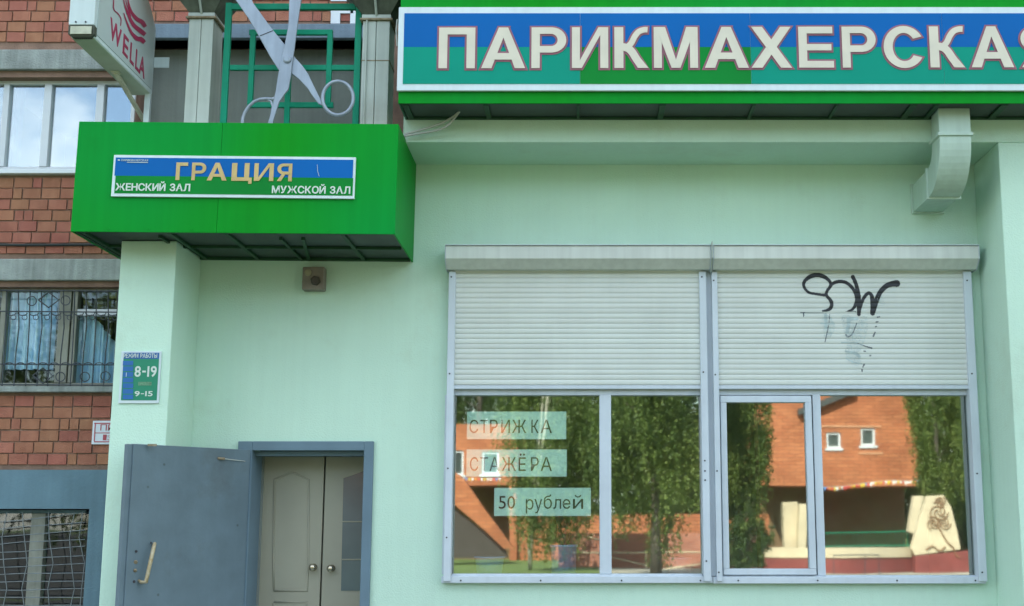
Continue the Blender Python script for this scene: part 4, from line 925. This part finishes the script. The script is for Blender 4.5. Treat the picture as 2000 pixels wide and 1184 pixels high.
for i, (ch, a, b) in enumerate(letters):
    zt0, zt1 = Z(133.5 - i * .15, yl2), Z(54 - i * .2, yl2); xa, xb = X(a, 95, yl2), X(b, 95, yl2)
    if ch == 'С': zt0 -= .004; zt1 += .004
    e = 0.0138
    if xb > 4.14: pass
    m1, m2 = MB(), MB()
    if ch == 'К': ka(m1, xa, xb, zt0, zt1, yl1, e * .9, .0025); ka(m2, xa, xb, zt0, zt1, yl2, 0, .003)
    else: bold_letter(m1, ch, xa, xb, zt0, zt1, yl1, e * .95, .002); bold_letter(m2, ch, xa, xb, zt0, zt1, yl2, 0, .002)
    o = m2.build('letter', cream, msb); m1.build('letter_outline', pink_line, o)
# the two cables hanging from the fascia to the canopy
c0 = [(792, 262), (815, 256), (845, 247), (872, 236), (893, 222), (905, 206)]; c1 = [(790, 266), (812, 262), (838, 258), (862, 252), (880, 240), (897, 218), (906, 206)]
for c_, lab in ((c0, 'thin grey cable, upper of the two sagging between canopy and fascia'), (c1, 'thin grey cable, lower of the two sagging between canopy and fascia')):
    n = len(c_) - 1; pts = smooth_path([(*c_[i], -.62 - .1 * i / n) for i in range(n + 1)], 4)
    MB().tube([P(x, y, Y) for x, y, Y in pts], .008, 6).build('hanging_cable', cable_m, None, smooth=True, label=lab, cat='cable', group='cables between canopy and fascia')
mb = MB(); mb.tube([P(776, 38, -.8), P(774, 60, -.8), P(776, 90, -.8)], .006, 6); mb.build('hanging_cable', cable_m, None, label='short grey cable end beside the left edge of the main sign', cat='cable')

# ================================================================== DOWN PIPE (square duct with elbow)
du = thing('square_duct', 'square painted metal duct with elbow under the right end of the fascia', 'duct', P(1825, 415, 0))
xd0, xd1 = 2.44, 2.655
zb0 = Z(415, -.001); W = .20; yA = -.44; Ro, Ri = .34, .14; cz_ = zb0 + Ro
def duct_sec(path, name, bev=.003):               # path: list of (outer(y,z), inner(y,z))
    mb = MB(); k = 0
    for (oy, oz), (iy, iz) in path: mb.v += [(xd0, oy, oz), (xd1, oy, oz), (xd1, iy, iz), (xd0, iy, iz)]
    for i in range(len(path) - 1):
        for j in range(4): a = 4 * i + j; b = 4 * i + (j + 1) % 4; mb.f.append((a, b, b + 4, a + 4)); mb.mi.append(0)
    return mb.build(name, mat('duct_paint', (0.46, 0.60, 0.51), 0.5, 0.06, 4, streak=.08), du)
duct_sec([((yA - Ro, fz0 + .04), (yA - Ri, fz0 + .04)), ((yA - Ro, cz_), (yA - Ri, cz_))], 'vertical_duct')
duct_sec([((yA - Ro * math.cos(t), cz_ - Ro * math.sin(t)), (yA - Ri * math.cos(t), cz_ - Ri * math.sin(t))) for t in [math.pi / 2 * i / 12 for i in range(13)]], 'elbow')
duct_sec([((yA, zb0), (yA, zb0 + W)), ((-.012, zb0), (-.012, zb0 + W))], 'horizontal_duct')
def collar(c, axis, name='collar'):
    mb = MB(); e = .014
    if axis == 'z': mb.box(xd0 - e, xd1 + e, yA - Ro - e, yA - Ri + e, c - .012, c + .012)
    else: mb.box(xd0 - e, xd1 + e, c - .010, c + .010, zb0 - e, zb0 + W + e)
    mb.build(name, MATS['duct_paint'], du, .004)
collar(cz_ + .02, 'z'); collar(yA - .0, 'y'); collar(-.011, 'y', 'wall_flange')
p = P(1795, 357, -.001); MB().tube([p, p + Vector((0, -.004, 0))], .01, 8).build('wall_hole', dark_bolt, shop)

# ================================================================== BEHIND THE GLASS: papers and plants
def paper(px0, px1, py0, py1, s, lab, caps=True, tx0=None, tx1=None):
    Y = 0.039; t = thing('paper_notice', lab, 'notice', P((px0 + px1) / 2, py1, Y), 'paper notices taped inside the left window')
    q = rect(px0, px1, py0, py1, Y); MB().box(q[0], q[1], Y, Y + .001, q[2], q[3]).build('sheet', paper_m, t)
    return t
def words(t, items, py0, py1, off=.012):
    Y = 0.0383; mb = MB()
    for ch, a, b, top, bot in items:
        letter(mb, ch, X(a, (py0 + py1) / 2, Y), X(b, (py0 + py1) / 2, Y), Z(bot, Y), Z(top, Y), Y, 0.0, th=.0003)
    mb.build('lettering', ink, t)
t = paper(912, 1106, 804, 858, '', 'pale paper notice, topmost of three taped inside the left window')
words(t, [(c, a, b, 820, 846) for c, a, b in (('С', 917, 934), ('Т', 938, 953), ('Р', 957, 972), ('И', 979, 996), ('Ж', 1000, 1028), ('К', 1038, 1052), ('А', 1056, 1078))], 820, 846)
t = paper(911, 1107, 878, 931, '', 'pale paper notice, middle of three taped inside the left window')
words(t, [(c, a, b, tp, 920) for c, a, b, tp in (('С', 918, 934, 893), ('Т', 938, 953, 893), ('А', 956, 976, 893), ('Ж', 980, 1008, 893), ('Ё', 1013, 1027, 886), ('Р', 1037, 1052, 893), ('А', 1056, 1078, 893))], 893, 920)
t = paper(965, 1154, 953, 1008, '', 'pale paper notice, lowest of three, naming the price in roubles')
words(t, [('5', 974, 988, 969, 994), ('0', 991, 1006, 969, 994), ('р', 1027, 1042, 975, 1003), ('у', 1044, 1059, 975, 1003), ('б', 1062, 1078, 966, 994), ('л', 1081, 1096, 975, 994), ('е', 1099, 1114, 975, 994), ('й', 1119, 1139, 967, 994)], 969, 994)
def pot(px0, px1, py0, taper, lab, m=pot_blue, sq=False):
    yy = .16; zb = hole_w[2] + .005; q0, q1 = X(px0, 1100, yy), X(px1, 1100, yy); zt = Z(py0, yy); c_ = Vector(((q0 + q1) / 2, yy, zb)); r_ = (q1 - q0) / 2
    t = thing('flower_pot', lab, 'flower pot', c_, 'flower pots inside the left window'); n = 4 if sq else 20
    mb = MB(); mb.tube([c_, c_ + Vector((0, 0, (zt - zb) * .92)), c_ + Vector((0, 0, (zt - zb) * .93)), Vector((c_.x, yy, zt)), Vector((c_.x, yy, zt - .01)), Vector((c_.x, yy, zt - .03))], [r_ * taper, r_ * .95, r_ * 1.02, r_ * 1.02, r_ * .9, r_ * .85], n)
    mb.build('pot', m, t, smooth=not sq); return t, c_, zt
pot(926, 986, 1087, .78, 'round blue flower pot at the left end of the inner sill')
t, c_, zt = pot(1074, 1128, 1064, .86, 'tall blue flower pot with dark leaves inside the left window')
mb = MB()
for i in range(9):
    a = i * 2.4; h = random.uniform(.16, .3); r0 = .03; d = Vector((math.cos(a), math.sin(a) * .6, 0)); b_ = c_ + Vector((0, 0, zt - c_.z - .02)) + d * r0
    s = Vector((-d.y, d.x, 0)) * .018; tip = b_ + d * .08 + Vector((0, 0, h)); mid = b_ + d * .03 + Vector((0, 0, h * .5))
    mb.quad(b_ - s, b_ + s, mid + s * 1.2, mid - s * 1.2); mb.quad(mid - s * 1.2, mid + s * 1.2, tip + s * .1, tip - s * .1)
mb.build('leaves', plant_dark, t)
pot(1306, 1352, 1089, .9, 'small grey pink flower pot inside the second pane', mat('pink_grey_pot', (0.36, 0.30, 0.34), 0.6))

# ================================================================== ACROSS THE YARD (seen mirrored in the panes)
D1 = 45
kb = thing('kindergarten_building', 'sunlit orange brick building mirrored in the shop panes', 'building', (8, -D1, 0))
def RX(px, py, D): return R(px, py, D).x
def RZ(py, D): return R(1000, py, D).z
mb = MB()
xA, xB = RX(640, 900, D1), RX(1792, 900, D1); zA = RZ(949, D1); x1_ = RX(1500, 900, D1)
# window holes in the upper wall (read mirrored)
def rrect(a, b, c, d, D): return RX(a, (c + d) / 2, D), RX(b, (c + d) / 2, D), RZ(d, D), RZ(c, D)
hw = [rrect(1614, 1642, 845, 876, D1), rrect(1682, 1710, 836, 871, D1), rrect(884, 905, 880, 928, D1), rrect(940, 974, 882, 926, D1)]
def holed_back(mb, x0, x1, z0, z1, holes, Y, depth):
    h2 = [h for h in holes]; t0 = len(mb.v); holed_wall(mb, x0, x1, z0, z1, h2, Y, -depth)
holed_back(mb, x1_, xB, zA, zA + 3.9, hw[:2], -D1, .25)
xL = RX(1010, 900, D1); zL = RZ(828, D1)
holed_back(mb, xA, xL, zA, zL, hw[2:], -D1, .25)
mb.box(xL, x1_ - .002, -D1 - .6, -D1 - .2, 0, RZ(1004, D1)); mb.box(x1_ - .3, x1_ - .001, -D1 - 9, -D1 - .002, zA, zA + 3.9); mb.box(xL - .3, xL - .001, -D1 - 9, -D1 - .002, 0, zL - .002)
roofpts = [(x1_, -D1, zA + 3.9), (RX(1600, 780, D1), -D1, zA + 3.9), (xB, -D1, zA + 3.9), (xB, -D1, zA + 6.2), (RX(1670, 770, D1), -D1, zA + 5.2)]
mb.prism(roofpts, (0, -.3, 0)); mb.box(x1_, xB, -D1 - 9, -D1 - .3, zA + .001, zA + 3.8); mb.box(xA, xL - .31, -D1 - 9, -D1 - .3, zA + .001, zL - .1)
kb_wall = mb.build('upper_wall', far_brick, kb)
for h in hw:
    f = MB(); w = .09; y0, y1 = -D1 - .12, -D1 - .05
    f.box(h[0], h[0] + w, y1, y0, h[2], h[3]); f.box(h[1] - w, h[1], y1, y0, h[2], h[3]); f.box(h[0] + w, h[1] - w, y1, y0, h[2], h[2] + w); f.box(h[0] + w, h[1] - w, y1, y0, h[3] - w, h[3])
    f.box(h[0] - .08, h[1] + .08, -D1 + .06, -D1 + .001, h[2] - .1, h[2] - .001)
    f = f.build('window', bright_pvc, kb); MB().box(h[0] + w, h[1] - w, y0 - .02, y0 - .03, h[2] + w, h[3] - w).build('pane', mat('dark_far_glass', (0.04, 0.06, 0.06), 0.1), f)
mb = MB(); mb.box(RX(1600, 830, D1), RX(1722, 830, D1), -D1 + .03, -D1 + .001, RZ(835, D1), RZ(831, D1)); mb.box(RX(1678, 886, D1), RX(1725, 886, D1), -D1 + .03, -D1 + .001, RZ(888, D1), RZ(884, D1)); mb.build('string_course', mat('weathered_red_course', (0.50, 0.26, 0.15), 0.9), kb)
# eave
e0, e1 = R(1560, 812, D1 - .3), R(1672, 768, D1 - .3)
MB().prism([(e0.x, e0.y, e0.z), (e1.x, e1.y, e1.z), (e1.x, e1.y, e1.z + .28), (e0.x, e0.y, e0.z + .28)], (0, -.8, 0)).build('eave', mat('dark_roof_metal', (0.05, 0.06, 0.06), 0.6), kb)
# recessed ground floor
D2 = 47.5
mb = MB().quad((xA, -D2, 0), (xL, -D2, 0), (xL, -D2, zA + .2), (xA, -D2, zA + .2)).quad((x1_, -D2, 0), (xB, -D2, 0), (xB, -D2, zA + .2), (x1_, -D2, zA + .2)); mb.build('veranda_wall', mat('veranda_brown', (0.17, 0.075, 0.045), 0.9, .35, 0.5, col2=(0.15, 0.13, 0.055)), kb)
# bunting
bt = thing('bunting', 'line of small coloured pennants strung below the mirrored brick wall', 'bunting', R(1700, 942, D1 - .4))
cols = [mat('flag_' + n_, c_, .7) for n_, c_ in (('yellow', (.75, .55, .05)), ('red', (.6, .06, .05)), ('white', (.8, .8, .8)), ('blue', (.08, .25, .6)), ('orange', (.75, .28, .04)))]
pts = [R(1600 + 20 * i, 950 - 1.4 * i + 2 * math.sin(i * .8), D1 - .4) for i in range(11)]
MB().tube(pts, .012, 4).build('cord', cable_m, bt)
for i in range(40):
    px = 1606 + i * 4.8; py = 950 - (px - 1600) * .07 + 2 * math.sin((px - 1600) / 20 * .8); a = R(px, py, D1 - .4); s_ = random.uniform(.05, .09)
    MB().prism([(a.x - s_, a.y, a.z), (a.x + s_, a.y, a.z), (a.x, a.y, a.z - s_ * 2.2)], (0, .006, 0)).build('pennant', random.choice(cols), bt)
bt2 = thing('bunting', 'short line of pale pennants mirrored below the left paper notices', 'bunting', R(930, 936, D1 - .4))
for i in range(16):
    a = R(886 + i * 6, 933 + .1 * i, D1 - .4); s_ = .06
    MB().prism([(a.x - s_, a.y, a.z), (a.x + s_, a.y, a.z), (a.x, a.y, a.z - s_ * 2.2)], (0, .006, 0)).build('pennant', cols[(i * 2) % 5 if i % 3 else 2], bt2)
# sloping brick stair flank on the left
D3 = 40
MB().prism([tuple(R(*q, D3)) for q in ((860, 905), (860, 962), (950, 1040), (985, 1074), (1000, 1070), (900, 930))], (0, -.4, 0)).build('stair_flank', far_brick, kb)
MB().prism([tuple(R(*q, D3 + .3)) for q in ((840, 960), (840, 1090), (990, 1090), (985, 1074))], (0, -.6, 0)).build('stair_underside', mat('painted_stair_shade', (0.06, 0.05, 0.045), 0.9), kb)  # dark solid, its colour stands for the shade under the stair
# low brick wall with pale rails in the middle
D4 = 37
gw = thing('garden_wall', 'low pinkish brick wall mirrored behind the birch trunk', 'wall', (RX(1290, 1080, D4), -D4, 0))
MB().box(RX(1090, 1080, D4), RX(1500, 1080, D4), -D4 - .3, -D4, 0, RZ(1042, D4)).build('brickwork', brick_tex('pink_brick', (0.50, 0.19, 0.12), (0.42, 0.14, 0.09), (0.36, 0.24, 0.2)), gw)
for a, b, c, d in ((1120, 1080, 1400, 1078), (1195, 1088, 1290, 1110), (1290, 1112, 1400, 1096), (1150, 1050, 1185, 1060), (1262, 1074, 1262, 1118)):
    MB().tube([R(a, b, D4 - .5), R(c, d, D4 - .5)], .03, 5).build('rail', cream_wall, gw)
# curved cream ramp wall on the right
D5 = 33
rw = thing('ramp_wall', 'cream ramp wall with maroon plinth and painted brown swirls mirrored at right', 'wall', (RX(1700, 1100, D5), -D5, 0))
n = 16; mb, mc = MB(), MB()
curve = [R(1490 + 300 * i / n, 1100, D5 + 1.3 * math.sin(math.pi * i / n) * -1) for i in range(n + 1)]
def wallstrip(mb, pts, z0, z1, th=.25):
    for p, q_ in zip(pts[:-1], pts[1:]):
        p, q_ = Vector(p), Vector(q_); mb.prism([(p.x, p.y, z0), (q_.x, q_.y, z0), (q_.x, q_.y - th, z0), (p.x, p.y - th, z0)], (0, 0, z1 - z0))
z_c0, z_c1 = RZ(1089, D5 - 1), RZ(1070, D5 - 1)
wallstrip(mb, curve, 0, z_c0 - .001); mb.build('plinth', maroon, rw)
wallstrip(mc, [c_ + Vector((0, .04, 0)) for c_ in curve], z_c0, z_c1, .33); mc.build('coping', cream_wall, rw)
MB().prism([tuple(R(*q, D5 + .2)) for q in ((1528, 982), (1558, 980), (1560, 1080), (1534, 1082))], (0, -.5, 0)).build('pier', cream_wall, rw, .02)
MB().prism([tuple(R(*q, D5 - .2)) for q in ((1562, 984), (1580, 984), (1572, 1085), (1556, 1092))], (0, -.5, 0)).build('pier', cream_wall, rw, .02)
slab = [(1812, 968), (1845, 966), (1860, 990), (1872, 1040), (1878, 1074), (1790, 1085), (1782, 1072)]
MB().prism([tuple(R(*q, D5 - .6)) for q in slab], (0, -.3, 0)).build('slab', cream_wall, rw, .02)
MB().prism([tuple(R(*q, D5 - .6)) for q in ((1790, 1085.5), (1900, 1076), (1900, 1140), (1790, 1140))], (0, -.4, 0)).build('slab_base', maroon, rw)
MB().prism([tuple(R(*q, D5 + 1.5)) for q in ((1787, 968), (1806, 968), (1788, 1045), (1776, 1040))], (0, -.4, 0)).build('pier', cream_wall, rw, .02)
def sw(pts, r=.03):
    pts = [(1836 + (x - 1836) * 1.25, 1020 + (y - 1020) * 1.35) for x, y in pts]; r *= .9 
    s = smooth_path([(x, y) for x, y in pts], 5); MB().tube([R(x, y, D5 - .63) for x, y in s], r, 5).build('swirl', swirl_m, rw)
for ox, oy, s_, ph in ((1834, 1005, 16, 0), (1842, 1022, 12, 2.1), (1826, 1022, 11, 4.0), (1838, 990, 9, 1.0)):
    for k in range(3):
        sw([(ox + s_ * (1 - i / 9) * math.cos(ph + k * 2.1 + i * .55), oy + s_ * (1 - i / 9) * math.sin(ph + k * 2.1 + i * .55)) for i in range(9)], .02)
sw([(1835, 1030), (1842, 1042), (1850, 1052), (1858, 1058), (1862, 1068), (1868, 1072)]); sw([(1815, 1060), (1825, 1055), (1835, 1062), (1845, 1056)])
# railing in front of the veranda
rl = thing('railing', 'thin green metal railing mirrored in front of the veranda', 'railing', R(1700, 1100, D5 + 3))
for py in (1042, 1068): MB().tube([R(1600, py, D5 + 3), R(1780, py - 3, D5 + 3)], .02, 5).build('rail', teal_bar, rl)
for i in range(22): MB().tube([R(1602 + i * 8.2, 1042, D5 + 3), R(1602 + i * 8.2, 1072, D5 + 3)], .007, 4).build('baluster', teal_bar, rl)
fr_ = thing('tube_barrier', 'dark thin tube frame mirrored before the maroon plinth', 'barrier', R(1700, 1120, 29))
MB().tube([R(1630, 1122, 29), R(1630, 1084, 29), R(1716, 1084, 29), R(1718, 1124, 29)], .02, 5).build('tube', iron, fr_); MB().tube([R(1690, 1124, 29), R(1690, 1084, 29)], .015, 5).build('tube', iron, fr_)

# ---- trees
def tree(px, D, base_w, crown, n, lab, name='birch_tree', mix=(.35, .4, .25), strand=(.6, 2.2), barkm=bark, leaf=.056, lean=0, group='trees mirrored in the panes', gaps=0.0, stems=1, nclump=46):
    """crown: (px0, px1, py0, py1) mirrored outline; trunk base on the ground"""
    D = float(D); c0 = R(crown[0], 1000, D).x; c1 = R(crown[1], 1000, D).x; z0, z1 = RZ(crown[3], D), RZ(crown[2], D)
    bx = R(px, 1100, D).x; t = thing(name, lab, 'tree', (bx, -D, 0), group)
    cxm = (c0 + c1) / 2; rx = abs(c1 - c0) / 2; zm = (z0 + z1) / 2
    mb = MB()
    for s in range(stems):
        ox = random.uniform(-.25, .25) if stems > 1 else 0
        top = Vector((cxm + ox, -D, z1 - .1 * (z1 - z0)))
        pts = [Vector((bx + ox * .3, -D, 0)), Vector((bx + ox * .7 + lean * .1, -D + .1, z0 * .5)), Vector((bx * .5 + cxm * .5 + ox, -D, z0 + (z1 - z0) * .3)), top]
        mb.tube(pts, [base_w, base_w * .8, base_w * .55, base_w * .12], 8)
    tips = []
    for i in range(26):
        f_ = random.uniform(.08, .95); zs_ = z0 * .6 + f_ * (z1 - z0 * .6); a = random.uniform(0, 6.28); rr = rx * (1 - .55 * f_) * random.uniform(.5, 1)
        st = Vector((bx + (cxm - bx) * f_, -D, zs_)); md = st + Vector((math.cos(a) * rr * .55, math.sin(a) * rr * .55, .5)); en = st + Vector((math.cos(a) * rr, math.sin(a) * rr, .75))
        mb.tube([st, md, en], [base_w * .33 * (1.1 - f_), base_w * .2 * (1.1 - f_), base_w * .06], 5); tips.append(en)
    mb.build('trunk', barkm, t, smooth=True)
    # leaves hanging on strands inside clumps
    nc = nclump; cl = []
    for i in range(nc):
        u = rng.normal(size=3); u /= np.linalg.norm(u); r_ = rng.uniform(.45, 1) ** .5
        cl.append((cxm + u[0] * rx * r_, -D + u[1] * rx * r_, zm + u[2] * (z1 - z0) / 2 * r_, rng.uniform(.25, .5) * rx, rng.uniform(-.45, .45)))
    cl = np.array(cl); per = 18; ns = n // per
    which = rng.integers(0, nc, ns); off = rng.normal(size=(ns, 3)) * cl[which, 3:4] * np.array([.42, .42, .6]); st = cl[which, :3] + off
    ln = rng.uniform(*strand, ns); ph = rng.uniform(0, 6.28, ns)
    tt = rng.uniform(0, 1, (ns, per)); dist = tt * ln[:, None]
    pos = np.stack([st[:, 0:1] + .10 * np.sin(ph[:, None] + dist * 2) + rng.normal(size=(ns, per)) * .03, st[:, 1:2] + .10 * np.cos(ph[:, None] + dist * 2) + rng.normal(size=(ns, per)) * .03, st[:, 2:3] - dist], -1).reshape(-1, 3)
    keep = pos[:, 2] > .3; pos = pos[keep]; m = len(pos); a = rng.normal(size=(m, 3)); a /= np.linalg.norm(a, axis=1)[:, None]; b = rng.normal(size=(m, 3)); b -= a * (a * b).sum(1)[:, None]; b /= np.linalg.norm(b, axis=1)[:, None]
    s = (leaf * rng.uniform(.6, 1.3, m))[:, None]
    base = np.array([bx, -D, 0]); v = np.stack([pos - a * s, pos + b * s * .55, pos + a * s, pos - b * s * .55], 1).reshape(-1, 3) - base
    me = bpy.data.meshes.new('crown'); me.vertices.add(4 * m); me.vertices.foreach_set('co', v.ravel()); me.loops.add(4 * m); me.loops.foreach_set('vertex_index', np.arange(4 * m))
    me.polygons.add(m); me.polygons.foreach_set('loop_start', np.arange(0, 4 * m, 4)); me.polygons.foreach_set('loop_total', np.full(m, 4))
    for q_ in (leaf_a, leaf_b, leaf_c): me.materials.append(q_)
    sid = np.repeat(np.arange(ns), per)[keep]; tone = rng.random(ns) + cl[which, 4]
    prob = tone[sid] * .75 + rng.random(m) * .25 + .05; mi = np.where(prob < mix[0], 0, np.where(prob < mix[0] + mix[1], 1, 2)); me.polygons.foreach_set('material_index', mi.astype(np.int32))
    me.update(calc_edges=True); o = bpy.data.objects.new('crown', me); COL.objects.link(o); o.parent = t
    return t
tree(1281, 30, .19, (1165, 1410, 330, 975), 90000, 'weeping birch with dark trunk mirrored in the second pane', nclump=30)
tree(1036, 34, .05, (985, 1185, 430, 1010), 52000, 'young birch with thin pale stems mirrored behind the paper notices', barkm=pale_bark, stems=3)
tree(1440, 33, .12, (1390, 1515, 400, 990), 52000, 'birch with dense crown mirrored in the small opening sash')
tree(1838, 42, .14, (1785, 1895, 430, 990), 60000, 'pale green birch mirrored at the right end of the brick building', mix=(.2, .4, .4))
tree(930, 62, .3, (850, 1020, 600, 930), 34000, 'dark conifer mirrored at the top left of the first pane', name='conifer_tree', mix=(1.0, 0, 0), strand=(.3, 1.0))
tree(1100, 58, .3, (1000, 1260, 560, 1062), 50000, 'tall dark tree mirrored behind the young birch', name='broadleaf_tree', mix=(.6, .35, .05), strand=(.4, 1.2), leaf=.12)
tree(1380, 52, .3, (1240, 1515, 560, 1062), 50000, 'tall tree mirrored behind the weeping birch', name='broadleaf_tree', mix=(.6, .3, .1), strand=(.4, 1.2), leaf=.12)
tree(1460, 29, .05, (1415, 1500, 1005, 1120), 7000, 'dark low bush mirrored at the foot of the small sash', name='bush', mix=(.95, .05, 0), strand=(.1, .4), leaf=.05)
tree(1868, 58, .3, (1815, 1960, 560, 1030), 40000, 'pale broad tree standing behind the right end birch', name='broadleaf_tree', mix=(.25, .4, .35), leaf=.09)
tree(1350, 57, .1, (1170, 1540, 930, 1078), 40000, 'low leafy thicket mirrored beyond the garden wall', name='thicket', mix=(.5, .4, .1), strand=(.2, .8), leaf=.11)
tree(1835, 50, .1, (1770, 1915, 920, 1080), 26000, 'low leafy thicket mirrored beyond the right end of the ramp wall', name='thicket', mix=(.3, .4, .3), strand=(.2, .8), leaf=.09)
tree(2050, 55, .3, (1830, 2250, 560, 1020), 26000, 'broad leafy tree beyond the right end of the brick building', name='broadleaf_tree', mix=(.4, .4, .2), leaf=.12)
tree(300, 50, .3, (60, 620, 540, 1000), 34000, 'large leafy tree across the yard facing the flats', name='broadleaf_tree', mix=(.4, .4, .2), leaf=.12)

# yard trees added to block low sky light: copies of one broadleaf tree
src = tree(2300, 50, .3, (2120, 2560, 440, 1030), 22000, 'large leafy tree, added to block low sky light, in the ring of trees round the yard', name='sky_block_tree', mix=(.45, .4, .15), leaf=.16, group='ring of trees round the yard')
for n_, (x, y, k) in enumerate(((-62, -30, 1.1), (-75, -52, 1.3), (42, -40, 1.1), (56, -26, 1.2), (70, -50, 1.3), (-95, -105, 2.0), (-66, -118, 1.9), (-40, -112, 1.7), (-14, -120, 1.9), (14, -112, 1.9), (40, -120, 2.0), (68, -108, 2.0))):
    side = 'far across the car park' if y < -100 else ('left of the yard' if x < 0 else 'right of the yard')
    o = src.copy(); COL.objects.link(o); o.location = (x, y, 0); o.scale = (k, k, k * .85); o.rotation_euler = (0, 0, x * 1.7)
    o['label'] = ('nearer' if y > -60 else 'taller farther') + ' tree added to block low sky light, ' + ('first', 'second', 'first', 'second', 'third', 'first', 'second', 'third', 'fourth', 'fifth', 'sixth', 'seventh')[n_] + ' from the ' + ('left end of the row behind the car park' if y < -60 else ('left edge of the car park' if x < 0 else 'right side of the forecourt'))
    for ch in src.children:
        c = ch.copy(); COL.objects.link(c); c.parent = o
